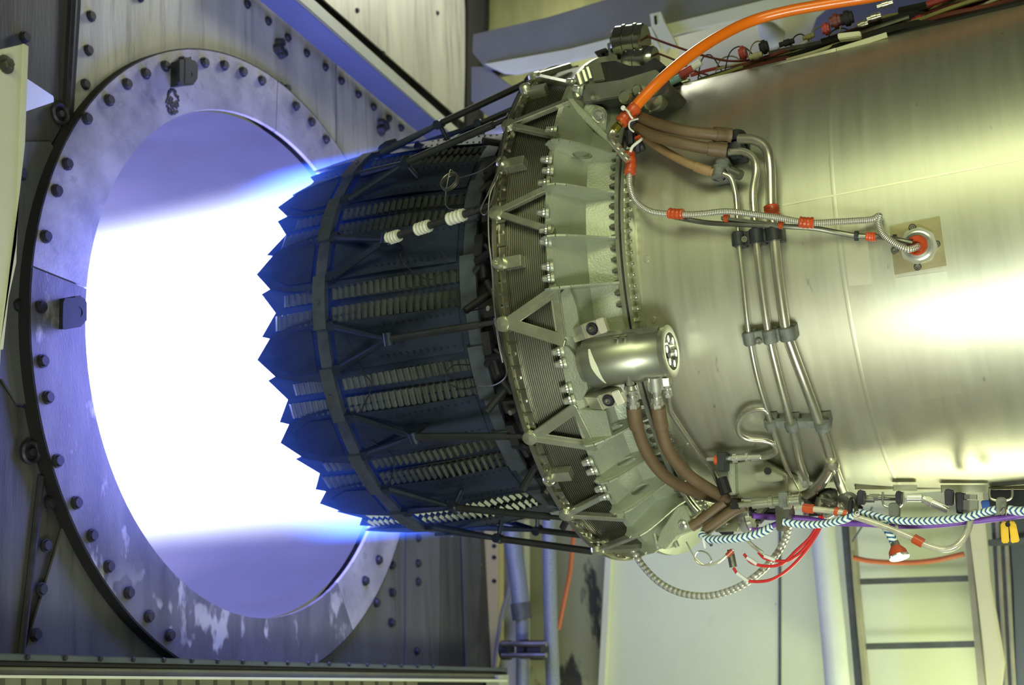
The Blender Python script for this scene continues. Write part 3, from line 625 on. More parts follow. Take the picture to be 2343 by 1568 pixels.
# thin sense wires over the nozzle and along the rim
def wirek(name, pts, r, m_, parent=eng, **k):
    mb = MB(); mb.sweep([K(u, v, rr) for u, v, rr in pts], r, 6, 8); return obj(name, mb, m_, parent, **k)
wirek('sense_wire', [(1165, 262, .62), (1152, 330, .62), (1140, 400, .618), (1120, 450, .617), (1118, 540, .617), (1126, 620, .617), (1131, 700, .616), (1140, 780, .616), (1150, 830, .615)], .0016, WIRE)
wirek('sense_wire', [(1158, 290, .63), (1146, 370, .63), (1118, 440, .62), (1100, 480, .60), (1112, 490, .61), (1128, 450, .62), (1140, 380, .62)], .0015, WIRE)
wirek('sense_wire', [(1126, 660, .62), (1136, 740, .62), (1146, 800, .618), (1158, 840, .616), (1156, 865, .60), (1130, 882, .58), (1095, 884, .56)], .0018, WIRE)
mb = MB(); cen = K(1032, 420, .53); ax = Vector((0, cen.y, cen.z)).normalized(); e1 = Vector((1, 0, 0)); e2 = ax.cross(e1)
loopp = [K(1140, 365, .60), K(1100, 392, .56)] + [cen + e1*(.021*cos(a)) + e2*(.024*sin(a)) + ax*(.004*a/6.28) for a in [i*.5 for i in range(1, 42)]] + [K(1020, 470, .53), K(1060, 480, .54), K(1095, 482, .57)]
mb.sweep(loopp, .0013, 6, 4); obj('sense_wire', mb, WIRE, eng, 'coiled thin wire')
for pts in [[(790, 770, .51), (830, 850, .515), (850, 880, .52), (832, 930, .51), (815, 960, .51)], [(850, 1010, .51), (900, 1050, .515), (892, 1110, .51)], [(1110, 705, .53), (1060, 715, .50)], [(1000, 560, .53), (1020, 600, .51), (985, 640, .51), (930, 610, .51), (915, 580, .54)], [(1075, 835, .52), (1035, 838, .51), (1020, 870, .51), (1055, 890, .51), (1090, 885, .52)]]:
    wirek('sense_wire', pts, .0015, BLACK)
# ------------------------------------------------------------------ side actuator
aa = thx(1330, 832, .60); ab = thx(1526, 812, .60); th_a = (aa[1] + ab[1])/2; ra = .585
def ax_(x, s_=0.0, d=0.0):
    t = rad(th_a); rv = Vector((0, -cos(t), sin(t))); tv = Vector((0, sin(t), cos(t))); return Vector((x, 0, 0)) + rv*(ra + d) + tv*s_
act = MB(); act.lathe([(0, .0001), (0, .040), (.012, .040), (.012, .050), (.026, .052), (.120, .052), (.128, .047), (.175, .047), (.175, .0001)], frame((1, 0, 0), ax_(aa[0])), 48); act = obj('actuator', act, GREY, eng, 'cylindrical hydraulic actuator', smooth=35)
act.data.materials[0] = mat('actuator_metal', (.40, .41, .33), .36, .85, .06, 10)
mb = MB(); fr = frame((1, 0, 0), ax_(aa[0] + .172)); mb.lathe([(0, .050), (.010, .052), (.012, .048), (.012, .037), (-.004, .036), (-.006, .0001)], fr, 40); obj('end_ring', mb, STRUT, act)
for i in range(6): mb = MB(); q = fr @ Vector((.026*cos(i*1.047), .026*sin(i*1.047), .0)); mb.cyl(q, q + Vector((.012, 0, 0)), .0075, 6); obj('end_bolt', mb, CHROME, act)
mb = MB(); mb.lathe([(0, .014), (.012, .013), (.012, .0001)], frame((1, 0, 0), ax_(aa[0] + .166)), 18); obj('end_hub', mb, BOLT, act)
mb = MB(); q0 = ax_(aa[0]+.045, 0, .049); [mb.add([ax_(aa[0]+.042-.012*sh_-.007*(1-abs(sh_)), .0535*sin(sh_), .0535*cos(sh_)), ax_(aa[0]+.042-.012*sh_+.007*(1-abs(sh_)), .0535*sin(sh_), .0535*cos(sh_)), ax_(aa[0]+.042-.012*(sh_+.15)+.007*(1-abs(sh_+.15)), .0535*sin(sh_+.15), .0535*cos(sh_+.15)), ax_(aa[0]+.042-.012*(sh_+.15)-.007*(1-abs(sh_+.15)), .0535*sin(sh_+.15), .0535*cos(sh_+.15))], [(0,1,2,3)]) for sh_ in [-.8+.15*i_ for i_ in range(10)]]; obj('glint_strip', mb, WHITEBEAM, act, 'pale painted glint')  # pale crescent laid on as a reflection of light
mb = MB(); mb.cyl(ax_(aa[0]+.09, .045, .02), ax_(aa[0]+.09, .052, .045), .006, 8, .001); mb.cyl(ax_(aa[0]+.106, .045, .02), ax_(aa[0]+.106, .052, .045), .006, 8, .001); mb.bar(ax_(aa[0]+.02, .052, .01), ax_(aa[0]+.17, .048, .01), .006, .012); obj('top_fairing', mb, GREY, act)
# clevis blocks above and below it
def clevis(u0, v0, u1, v1, r):
    a = K(u0, v0, r); b = K(u1, v1, r); d_ = (b-a).normalized(); n_ = Vector((0, a.y, a.z)).normalized(); s_ = n_.cross(d_); L_ = (b-a).length
    mb = MB(); P = [a - n_*.03 - s_*.014, a - n_*.03 + s_*.014]
    prof = [(0, -.045), (0, -.030), (L_*.42, 0), (L_*.46, .006), (L_*.52, 0), (L_*.80, 0), (L_*.83, .006), (L_, .004), (L_, -.012), (L_*.8, -.03), (L_*.6, -.045)]
    P = [a + d_*x + n_*h - s_*.015 for x, h in prof]; mb.prism(P, s_, .030); o = obj('clevis_block', mb, PATCH, eng, bevel=.0015)
    mb = MB(); mb.lathe([(.0005, .013), (.003, .012), (.001, .0095), (.001, .0001)], frame(n_, a + d_*L_*.66), 20); obj('clevis_pin', mb, BOLT, o, 'dark countersunk pin')
    mb = MB(); mb.lathe([(0, .006), (.005, .006), (.005, .003), (.002, .003), (.002, .0001)], frame(n_, a + d_*L_*.65), 12); obj('clevis_screw', mb, GREY, o)
clevis(1296, 773, 1386, 742, .625); clevis(1332, 936, 1424, 906, .625)
# lower casting plate with holes (below the actuator) and apron
def kplate(name, px, r, th, m_, parent, label=None, bevel=.001):
    P = [K(u, v, rr) for u, v, rr in [(p + (r,))[:3] for p in px]]; c = sum(P, Vector())/len(P); n_ = Vector((0, c.y, c.z)).normalized(); mb = MB(); mb.prism([q - n_*th for q in P], n_, th); return obj(name, mb, m_, parent, label, bevel=bevel)
kplate('mount_plate', [(1285, 790), (1300, 795), (1335, 840), (1345, 890), (1330, 918), (1310, 910), (1300, 880), (1288, 830)], .606, .010, CAST, eng)
kplate('mount_plate', [(1322, 938), (1385, 940), (1400, 1000), (1372, 1028), (1356, 1022)], .604, .012, CAST, eng)
kplate('mount_plate', [(1282, 672), (1300, 650), (1318, 700), (1330, 770), (1296, 772)], .604, .010, CAST, eng)
# fittings under the actuator
def fitting(a, b, r, m_=CHROME, parent=eng, nut=True):
    mb = MB(); a = Vector(a); b = Vector(b); d_ = b-a; L_ = d_.length; m = frame(d_, a)
    mb.lathe([(0, .0001), (0, r*.9), (L_*.2, r*.9), (L_*.24, r*.6), (L_*.42, r*.6), (L_*.45, r), (L_*.62, r), (L_*.66, r*.7), (L_, r*.75), (L_, .0001)], m, 20)
    if nut: mb.cyl(a + d_*.72, b, r*1.12, 6)
    return obj('fitting', mb, m_, parent)
mb = MB(); mb.cyl(K(1497, 860, .595), K(1500, 890, .592), .0155, 20); obj('port_boss', mb, CHROME, act)
mb = MB(); mb.cyl(K(1523, 862, .58), K(1525, 880, .58), .0115, 6); obj('port_boss', mb, STRUT, act)
fitting(K(1444, 882, .60), K(1450, 936, .592), .0115); fitting(K(1501, 888, .592), K(1504, 936, .588), .0115); fitting(K(1525, 878, .575), K(1529, 906, .57), .008)
mb = MB(); mb.cyl(K(1443, 884, .61), K(1435, 850, .632), .010, 10, .001); mb.lathe([(0, .012), (.008, .014), (.012, .010), (.012, .0001)], frame(K(1444, 890, .61)-K(1443, 880, .61), K(1443, 880, .61)), 16); obj('spike_cap', mb, STEEL, act)
# ------------------------------------------------------------------ tubes on the barrel
def ktube(pts, r, m_=STEEL, name='tube', label=None, parent=eng, n=14, smooth=8, **k):
    mb = MB(); mb.sweep([K(u, v, rr) for u, v, rr in pts], r, n, smooth, **k); return obj(name, mb, m_, parent, label)
R1 = .530
T1 = [(1655, 398, .54), (1672, 408, .536), (1682, 440, R1), (1686, 480, R1), (1691, 560, R1), (1700, 640, R1), (1713, 760, R1), (1732, 860, R1), (1757, 945, R1), (1778, 1010, R1), (1800, 1070, R1), (1822, 1120, R1)]
T2 = [(1668, 348, .54), (1700, 347, .54), (1724, 362, .538), (1730, 392, .536), (1723, 440, R1), (1726, 500, R1), (1736, 600, R1), (1757, 755, R1), (1778, 850, R1), (1802, 940, R1), (1818, 1000, R1), (1828, 1050, R1), (1842, 1090, R1)]
T3 = [(1690, 318, .545), (1725, 320, .545), (1752, 338, .542), (1762, 380, .538), (1765, 480, R1), (1772, 550, R1), (1780, 630, R1), (1797, 750, R1), (1812, 800, R1), (1842, 880, R1), (1872, 960, R1), (1890, 1010, R1), (1905, 1062, .535)]
ktube(T1, .0052, label='thinnest of the three long steel tubes'); ktube(T2, .0075, label='middle of the three long steel tubes'); ktube(T3, .0098, label='thickest of the three long steel tubes')
ktube([(1529, 905, .57), (1532, 935, .56), (1545, 960, .55), (1600, 1040, .535), (1625, 1070, .53), (1650, 1120, .53)], .0052)
ktube([(1757, 945, .53), (1745, 937, .53), (1712, 942, .53), (1690, 965, .53), (1692, 992, .53), (1712, 1006, .53), (1750, 1010, .53), (1770, 1018, .53), (1775, 1035, .53), (1755, 1046, .53), (1720, 1052, .53)], .0058, label='small tube bent in an S')
ktube([(1905, 1060, .54), (1890, 1090, .54), (1860, 1125, .54), (1825, 1140, .54), (1790, 1143, .54)], .0115)
ktube([(1905, 1060, .54), (1917, 1095, .53), (1930, 1128, .52)], .0098)
mb = MB(); mb.lathe([(-.014, .0001), (-.014, .011), (-.008, .0135), (.008, .0135), (.014, .011), (.014, .0001)], frame(K(1906, 1070, .54)-K(1900, 1050, .54), K(1904, 1062, .54)), 16); obj('tee_collar', mb, STEEL, eng)
for (u, v, dx, dy, r_) in [(1839, 1093, 5, 16, .010), (1853, 1110, 4, 16, .008)]:
    mb = MB(); mb.cyl(K(u, v, .53), K(u+dx, v+dy, .53), r_, 6); obj('tube_nut', mb, CHROME, eng)
# clamps across the tubes
def clamp(cs, m_, w_, name='tube_clamp', scr=None, base=.505):
    mb = MB(); P = [K(u, v, R1) for u, v, r_ in cs]
    for (u, v, r_), p in zip(cs, P):
        n_ = Vector((0, p.y, p.z)).normalized(); ax2 = n_.cross(Vector((1, 0, 0))).normalized(); mb.cyl(p - ax2*w_/2, p + ax2*w_/2, r_ + .006, 14); q = p - n_*.014; mb.box(2*r_+.012, w_, .028, frame(n_, q, up=ax2))
    a, b = P[0], P[-1]; d_ = (b-a).normalized(); n_ = Vector((0, a.y, a.z)).normalized(); mb.bar(a - d_*.014 - n_*.004, b + d_*.014 - n_*.004, w_*.9, .011, n_)
    o = obj(name, mb, m_, eng, bevel=.001)
    if scr: p, n_ = onbarrel(*scr, R1 + .006); mb = MB(); mb.lathe([(0, .006), (.003, .006), (.003, .003), (.001, .003), (.001, .0001)], frame(n_, p), 14); obj('clamp_screw', mb, GREY, o)
clamp([(1690, 547, .0055), (1731, 541, .0078), (1771, 535, .0098)], DARKFIT, .028, scr=(1704, 548))
clamp([(1715, 775, .0055), (1762, 770, .0078), (1802, 764, .0098)], GREYCLAMP, .026, scr=(1737, 781))
clamp([(1764, 972, .0055), (1812, 974, .0078), (1882, 972, .0098)], GREYCLAMP, .020)
clamp([(1686, 318, .0125), (1684, 345, .0112)], DARKFIT, .022, scr=(1689, 316)); clamp([(1645, 395, .009), (1652, 380, .009)], GREYCLAMP, .024, scr=(1648, 383))
mb = MB(); mb.cyl(K(1672, 392, .535), K(1696, 402, .535), .010, 12); mb.cyl(K(1665, 385, .53), K(1680, 410, .53), .008, 6); obj('tube_nut', mb, GREY, eng)
# red/orange tape sleeves (parts of the lines they wrap are separate wraps)
def sleeve(pts, r, m_, name, parent, label=None): mb = MB(); mb.sweep([K(u, v, rr) for u, v, rr in pts], r, 16, 6, rf=lambda i, L: 1 + (.06 if 'tape' in name else 0)*sin(i*1.9)); return obj(name, mb, m_, parent, label)
sleeve([(1765, 472, R1), (1766, 482, R1), (1767, 492, R1)], .0145, REDTAPE, 'tape_wrap', eng, 'orange-red tape wrap')
mb = MB(); mb.bar(K(1652, 500, .54), K(1795, 517, .54), .006, .012, Vector((0, -1, 0))); obj('tie_bar', mb, GREY, eng)
for (u, v) in [(1662, 499), (1788, 515)]: sleeve([(u-5, v, .54), (u, v, .54), (u+5, v+1, .54)], .0075, REDTAPE, 'tape_wrap', eng)
# armoured conduit with its dark companion
cond = MB(); CP = [(1440, 392, .56), (1441, 425, .55), (1455, 460, .545), (1490, 484, .55), (1545, 490, .553), (1600, 490, .555), (1660, 484, .562), (1720, 490, .565), (1790, 500, .56), (1850, 510, .55), (1910, 508, .54), (1960, 505, .53), (1995, 502, .52), (2012, 494, .515), (2010, 510, .52), (2020, 535, .53), (2045, 556, .54), (2075, 570, .545), (2096, 566, .53), (2100, 563, .52)]
cond.sweep([K(u, v, r_) for u, v, r_ in CP], .0060, 14, 10); cond = tag(obj('metal_conduit', cond, CONDUIT), 'bright spiral armoured conduit looping across the casing to the port nut', 'conduit')
for pts in [[(1531, 488, .552), (1547, 490, .553), (1563, 490, .554)], [(1829, 508, .553), (1845, 510, .551), (1862, 510, .549)]]: sleeve(pts, .0105, REDTAPE, 'tape_wrap', cond, 'orange-red tape wrap')
sleeve([(1440, 352, .565), (1443, 375, .563), (1441, 398, .56)], .0115, REDTAPE, 'tape_wrap', cond, 'orange-red tape wrap')
cab = MB(); cab.sweep([K(u, v, r_) for u, v, r_ in [(1545, 497, .53), (1620, 510, .525), (1700, 514, .54), (1790, 518, .54), (1860, 522, .53), (1910, 531, .52), (1960, 540, .515), (2010, 542, .515), (2055, 549, .53), (2088, 556, .53)]], .0052, 10, 8); cab = tag(obj('sheathed_cable', cab, GREY), 'dark grey cable beneath the spiral conduit, running to the port nut', 'cable')
sleeve([(1982, 541, .515), (1994, 542, .515), (2004, 542, .515)], .0085, REDTAPE, 'tape_wrap', cab)
for (u, v) in [(1960, 540), (2047, 548)]: sleeve([(u-4, v, .52), (u, v, .52), (u+4, v, .52)], .0095, DARKFIT, 'cable_clip', cab)
# ------------------------------------------------------------------ hoses
def khose(name, pts, r, m_, label, cat, group=None, n=18): mb = MB(); mb.sweep([K(u, v, rr) for u, v, rr in pts], r, n, 10); return tag(obj(name, mb, m_), label, cat, group)
h = khose('brown_hose', [(1452, 262, .57), (1500, 283, .585), (1565, 299, .59), (1630, 307, .575), (1672, 309, .555)], .0118, BROWN, 'uppermost brown sleeved hose curving into the black tube clamp', 'hose'); sleeve([(1634, 307, .573), (1655, 308, .56), (1675, 310, .553)], .0145, BROWN, 'cuff', h)
h = khose('brown_hose', [(1444, 285, .56), (1490, 308, .575), (1550, 326, .58), (1610, 338, .565), (1660, 344, .55)], .0118, BROWN, 'brown sleeved hose just beneath the uppermost one, ending at the black clamp', 'hose'); sleeve([(1620, 340, .562), (1640, 342, .555), (1663, 345, .548)], .0145, BROWN, 'cuff', h)
h = khose('brown_hose', [(1470, 312, .54), (1520, 345, .55), (1570, 372, .555), (1610, 388, .55), (1632, 395, .545)], .0085, TANM, 'thin tan sleeved hose below the two brown hoses', 'hose'); sleeve([(1592, 381, .553), (1610, 388, .55), (1626, 393, .546)], .0105, TANM, 'cuff', h)
h = khose('brown_hose', [(1451, 934, .592), (1460, 985, .59), (1485, 1045, .585), (1525, 1092, .57), (1580, 1122, .555), (1635, 1138, .53)], .0125, BROWN, 'brown hose from the actuator, the one nearer the nozzle', 'hose'); sleeve([(1450, 932, .592), (1452, 955, .592), (1457, 978, .59)], .0148, BROWN, 'cuff', h)
h = khose('brown_hose', [(1506, 934, .588), (1514, 985, .59), (1532, 1035, .59), (1570, 1082, .585), (1620, 1118, .58), (1682, 1150, .57)], .0125, BROWN, 'brown hose from the actuator, the one nearer the barrel', 'hose'); sleeve([(1506, 932, .588), (1509, 955, .589), (1513, 978, .59)], .0148, BROWN, 'cuff', h); sleeve([(1645, 1130, .578), (1662, 1140, .574), (1684, 1151, .57)], .0145, BROWN, 'cuff', h)
def yhose(name, pts, r, m_, label, cat, group=None, n=14, smooth=10, **k): mb = MB(); mb.sweep([Y(u, v, y) for u, v, y in pts], r, n, smooth, **k); return tag(obj(name, mb, m_), label, cat, group)
yhose('brown_hose', [(1582, 1206, -.30), (1610, 1188, -.30), (1640, 1164, -.30), (1660, 1150, -.30)], .0115, BROWN, 'short brown hose end below the long ones, nearer the nozzle', 'hose')
yhose('brown_hose', [(1615, 1214, -.31), (1645, 1192, -.31), (1680, 1168, -.31), (1705, 1158, -.31)], .0115, BROWN, 'short brown hose end below the long ones, nearer the pump', 'hose')
oh = yhose('orange_hose', [(1440, 262, -.53), (1470, 226, -.515), (1520, 176, -.49), (1585, 123, -.44), (1650, 81, -.39), (1720, 48, -.34), (1800, 26, -.32), (1900, 8, -.30), (2000, -8, -.28), (2150, -40, -.26), (2420, -100, -.22)], .0118, ORANGE, 'bright orange rubber hose arching over the top of the engine', 'hose', n=20)
def ysl(pts, r, m_, name, parent, label=None): mb = MB(); mb.sweep([Y(u, v, y) for u, v, y in pts], r, 14, 6, rf=lambda i, L: 1 + .05*sin(i*1.9)); return obj(name, mb, m_, parent, label)
ysl([(1420, 281, -.54), (1436, 265, -.533), (1455, 246, -.525)], .0142, REDTAPE, 'tape_wrap', oh, 'dark orange tape wrap')
mb = MB(); mb.cyl(Y(1403, 301, -.55), Y(1414, 288, -.545), .0095, 6); mb.cyl(Y(1415, 287, -.545), Y(1422, 279, -.54), .0078, 12); obj('brass_nut', mb, BRASS, oh, 'brass hose nut')
mb = MB(); mb.sweep([Y(1408, 296, -.55), Y(1398, 305, -.552), Y(1396, 316, -.556), Y(1405, 330, -.56), Y(1437, 368, -.56)], .0065, 12, 8)
for f_ in (.25, .5, .75): q0 = Y(1402 + 35*f_, 322 + 46*f_, -.56); q1 = Y(1402 + 35*f_ + 5, 322 + 46*f_ + 6, -.56); mb.cyl(q0, q1, .0088, 6)
obj('elbow_fitting', mb, STEEL, oh, 'steel elbow fitting')
mb = MB(); mb.sweep([Y(1427, 248, -.555), Y(1436, 254, -.558), Y(1443, 266, -.558), Y(1448, 272, -.555)], .0022, 8, 8); mb.lathe([(-.003, .0001), (0, .005), (.004, .005), (.005, .0001)], frame(Vector((0, -1, 0)), Y(1427, 248, -.553)), 12); obj('cable_tie', mb, WHITEP, oh, 'white cable tie')
mb = MB(); mb.sweep([Y(1460, 272, -.54), Y(1442, 278, -.555), Y(1440, 292, -.56), Y(1450, 302, -.56)], .0018, 8, 8); obj('cable_tie', mb, WHITEP, oh, 'white cable tie tail')
mb = MB(); mb.sweep([Y(1442, 348, -.55), Y(1448, 335, -.55), Y(1464, 322, -.54), Y(1468, 318, -.53)], .003, 8, 8); tag(obj('white_lead', mb, WHITEP), 'short white cord rising from the taped conduit end under the orange hose', 'cord')
# ------------------------------------------------------------------ gearbox and canisters on top of the engine
def ybox(name, px, y, th, m_, parent, label=None, bevel=.002): mb = MB(); mb.prism([Y(u, v, y) for u, v in px], Vector((0, 1, 0)), th); return obj(name, mb, m_, parent, label, bevel=bevel)
GB = mat('gearbox_metal', (.20, .205, .18), .42, .7, .15, 12)
gb = ybox('gearbox', [(1332, 208), (1345, 192), (1420, 182), (1500, 158), (1530, 190), (1528, 212), (1480, 226), (1420, 222), (1335, 236)], -.47, .22, GB, eng, 'grey accessory gearbox')
for (u, v, r_, y) in [(1362, 224, .006, -.47), (1435, 222, .015, -.48), (1462, 206, .012, -.48), (1497, 230, .022, -.45)]:
    mb = MB(); q = Y(u, v, y); mb.lathe([(-.03, .0001), (-.03, r_), (.012, r_), (.016, r_*.7), (.016, .0001)], frame((0, -1, -.3), q), 18); obj('port_boss', mb, STRUT, gb)
mb = MB(); mb.cyl(Y(1470, 236, -.44), Y(1522, 205, -.42), .027, 24); mb.cyl(Y(1506, 214, -.426), Y(1512, 210, -.424), .0295, 24); obj('filter_bowl', mb, STRUT, gb, 'round silver filter bowl')
for (x_, y_) in [(1337, 175), (1325, 182), (1318, 210), (1347, 168)]:
    mb = MB(); mb.cyl(Y(x_-3, y_-12, -.46), Y(x_+5, y_+14, -.46), .007, 8); obj('stud', mb, STRUT, gb)
CAN = mat('canister_metal', (.42, .42, .40), .16, 1.0, .12, 14)
for (a_, b_, r_, nm) in [((1408, 100), (1478, 92), .040, 'canister'), ((1432, 142), (1500, 138), .034, 'canister')]:
    q0, q1 = Y(*a_, -.18), Y(*b_, -.18); d_ = q1-q0; L_ = d_.length
    mb = MB(); mb.lathe([(0, .0001), (0, r_*.9), (.006, r_), (L_*.30, r_), (L_*.31, r_*1.07), (L_*.38, r_*1.07), (L_*.39, r_), (L_*.66, r_), (L_*.67, r_*1.07), (L_*.74, r_*1.07), (L_*.75, r_), (L_-.006, r_), (L_, r_*.9), (L_, .0001)], frame(d_, q0), 28); obj(nm, mb, CAN, eng, 'banded silver canister')
ybox('canister_bracket', [(1388, 98), (1404, 95), (1412, 136), (1466, 134), (1466, 146), (1396, 148)], -.20, .10, GB, eng)
ybox('canister_bracket', [(1358, 118), (1386, 108), (1388, 116), (1374, 122), (1380, 135), (1370, 133)], -.20, .03, BOLT, eng)
ybox('gearbox_cover', [(1355, 145), (1405, 138), (1440, 150), (1470, 150), (1498, 130), (1522, 150), (1500, 172), (1420, 186), (1350, 190)], -.34, .2, BOLT, eng)
ybox('gearbox_cover', [(1335, 150), (1372, 140), (1384, 184), (1340, 190)], -.38, .2, GB, eng)
ybox('mount_lug', [(1340, 235), (1366, 240), (1382, 247), (1388, 262), (1384, 304), (1374, 320), (1356, 330), (1346, 318), (1330, 262)], -.46, .02, CAST, eng)
mb = MB(); q = Y(1371, 265, -.462); mb.lathe([(0, .0155), (.003, .0155), (.003, .011), (-.001, .011), (-.001, .0095), (.006, .009), (.007, .0001)], frame((-.1, -1, -.2), q), 24); obj('lug_pin', mb, CHROME, eng)
ybox('diagonal_rib', [(1298, 226), (1308, 224), (1345, 262), (1398, 318), (1400, 330), (1388, 326), (1310, 250)], -.475, .012, CAST, eng)
ybox('dark_fairing', [(1205, 190), (1222, 172), (1290, 170), (1325, 180), (1310, 195), (1296, 225), (1175, 268), (1162, 270)], -.27, .04, PLATE, eng)
mb = MB(); mb.sweep([Y(1205, 186, -.28), Y(1220, 172, -.27), Y(1262, 166, -.26), Y(1300, 170, -.25), Y(1330, 178, -.25)], .008, 10, 6); mb.sweep([Y(1200, 195, -.29), Y(1180, 235, -.30), Y(1168, 265, -.31)], .006, 8, 6); obj('edge_hose', mb, BLACK, eng)
# wiring harness along the top of the casing: many loose leads
HC = {'maroon': mat('maroon_lead', (.13, .028, .02), .5, 0, .2, 20), 'black': BLACK, 'cream': mat('cream_lead', (.45, .42, .28), .5, 0, .1, 20), 'red': mat('dull_red_lead', (.35, .04, .03), .45, 0, .2, 20), 'olive': mat('olive_lead', (.22, .20, .07), .6, 0, .1, 20), 'grey': GREY, 'silver': STEEL}
def topv(u): return 203 - (u-1600)*.262 - max(0, u-2100)*.03
r0 = random.Random(5); HG = 'leads of the wiring harness along the top of the casing'
spec = [('maroon', 13, .006, 1560, 2420), ('cream', 18, .004, 1800, 2420), ('black', 8, .008, 1540, 2420), ('red', 24, .006, 1980, 2420), ('olive', 22, .004, 1560, 1900), ('maroon', 30, .0055, 1700, 2420), ('grey', 16, .005, 1650, 2420),
        ('cream', 36, .004, 2000, 2420), ('maroon', 20, .0065, 1620, 2100), ('black', 26, .006, 1750, 2420), ('cream', 44, .0034, 2040, 2420), ('red', 32, .0042, 1580, 1760), ('silver', 10, .0045, 1700, 1960), ('grey', 40, .007, 1980, 2420), ('maroon', 50, .007, 2080, 2420), ('black', 56, .012, 2060, 2420),
        ('black', 14, .010, 1600, 2420), ('olive', 28, .005, 1850, 2420), ('grey', 34, .006, 1760, 2080), ('maroon', 40, .006, 1900, 2420), ('black', 36, .010, 1880, 2420), ('olive', 48, .005, 1960, 2420), ('red', 60, .008, 2120, 2420), ('cream', 30, .003, 1640, 1880)]
WHERE = {'maroon': ['lowest', 'in the middle', 'short thick', 'upper', 'second from the top'], 'cream': ['lowest', 'starting beyond the cream cover', 'topmost', 'short, near the canisters'], 'black': ['lowest, against the casing', 'in the middle', 'topmost thick', 'thick, just above the lowest', 'thick, beyond the cream cover'],
         'red': ['starting beyond the cream cover', 'short, behind the orange hose', 'topmost, at the picture edge'], 'olive': ['short, near the canisters', 'in the middle', 'topmost'], 'grey': ['lowest', 'at the upper right', 'short, in the middle'], 'silver': ['only']}
cnt = {}
for i, (c_, up_px, r_, u0, u1) in enumerate(spec):
    pts = []; k = max(4, int((u1-u0)/60)); ph = r0.random()*6
    for j in range(k+1):
        u = u0 + (u1-u0)*j/k; pts.append(Y(u, topv(u) - up_px - 5*sin(j*1.1 + ph), -.19 + .03*sin(j*.7 + ph) + (i % 16)*.004))
    w_ = WHERE[c_][cnt.get(c_, 0)]; cnt[c_] = cnt.get(c_, 0) + 1
    mb = MB(); mb.sweep(pts, r_, 8, 6); tag(obj('harness_lead', mb, HC[c_]), c_ + ' lead of the casing-top wiring harness, ' + w_ + ' of that colour', 'wire', HG)
for i in range(12):                                       # thin stray loops standing up from the harness
    u = 1500 + i*38 + r0.random()*20; v = topv(u) - 14; h_ = 30 + 40*r0.random(); w_ = 30 + 60*r0.random()
    mb = MB(); mb.sweep([Y(u, v, -.15), Y(u + w_*.2, v-h_*.8, -.14), Y(u + w_*.6, v-h_, -.12), Y(u+w_, v-h_*.5 - 10, -.12), Y(u + w_*1.25, v - 20, -.13)], .0016, 6, 6)
    tag(obj('stray_wire', mb, HC['olive' if i % 2 else 'black']), 'thin stray wire looping up out of the harness behind the orange hose', 'wire', 'stray wires above the harness')
for pts, r_, lab in [([(1478, 82), (1550, 108), (1620, 130), (1680, 140), (1760, 132)], .0028, 'dark red lead leaving the silver canister for the harness'), ([(1500, 120), (1545, 138), (1590, 162), (1620, 172)], .0025, 'dark red lead under the canister reaching the orange hose'),
                     ([(1400, 75), (1440, 68), (1470, 76), (1500, 90)], .002, 'dark wire over the top of the silver canister')]:
    mb = MB(); mb.sweep([Y(u, v, -.17) for u, v in pts], r_, 8, 8); tag(obj('lead_wire', mb, HC['maroon']), lab, 'wire')
for k, (u, v, w_, h_, c_) in enumerate([(1700, 122, 16, 36, 'red'), (1748, 108, 18, 34, 'black'), (1912, 48, 24, 34, 'maroon'), (1938, 42, 26, 36, 'black'), (2102, 46, 28, 22, 'red'), (2140, 38, 24, 22, 'red'), (1800, 98, 34, 16, 'black'), (1850, 84, 26, 14, 'olive'), (1890, 66, 16, 30, 'red'), (1975, 56, 22, 20, 'silver'), (1560, 176, 34, 14, 'red'), (1524, 212, 14, 18, 'maroon'), (2000, 40, 30, 20, 'silver'), (2025, 10, 34, 16, 'silver'), (1730, 128, 30, 18, 'cream')]):
    lab = ['dull red connector leftmost on the harness', 'black connector next to the leftmost dull red one', 'maroon connector left of the tall black one by the cream cover', 'tall black connector just above the cream cover', 'dull red connector right of the casing seam, first of a pair', 'dull red connector right of the casing seam, second of a pair', 'flat black connector between the leftmost pair and the cream cover', 'olive connector left of the cream cover', 'dull red upright connector left of the cream cover', 'silver connector resting right of the cream cover', 'dull red connector partly under the orange hose', 'small maroon connector by the gearbox bowl', 'silver connector above the cream rail end', 'silver connector at the top edge of the picture', 'cream connector below the leftmost dull red one'][k]
    d_ = Y(u+10, v-3, -.20) - Y(u, v, -.20); p_ = Y(u, v, -.20); mm_ = frame(d_, p_); sc_ = .00098
    mb = MB(); mb.lathe([(-w_*sc_/2, .0001), (-w_*sc_/2, h_*sc_*.36), (-w_*sc_*.2, h_*sc_*.36), (-w_*sc_*.18, h_*sc_*.5), (w_*sc_*.2, h_*sc_*.5), (w_*sc_*.22, h_*sc_*.4), (w_*sc_/2, h_*sc_*.38), (w_*sc_/2, .0001)], mm_, 14)
    tag(obj('wire_connector', mb, HC[c_]), lab, 'connector', 'wiring connectors on top of the casing')
ybox('harness_cover', [(1915, 76), (1968, 70), (1970, 84), (1918, 90)], -.24, .02, WHITEBEAM, eng, 'cream flat cover plate')
mb = MB(); mb.bar(Y(1560, 216, -.24), Y(1915, 118, -.26), .012, .014, Vector((0, -1, 0))); obj('harness_rail', mb, STEEL, eng, 'bright rail under the wiring')
mb = MB(); mb.bar(Y(1915, 118, -.26), Y(2030, 82, -.25), .012, .012, Vector((0, -1, 0))); obj('harness_rail', mb, WHITEBEAM, eng, 'cream rail end')
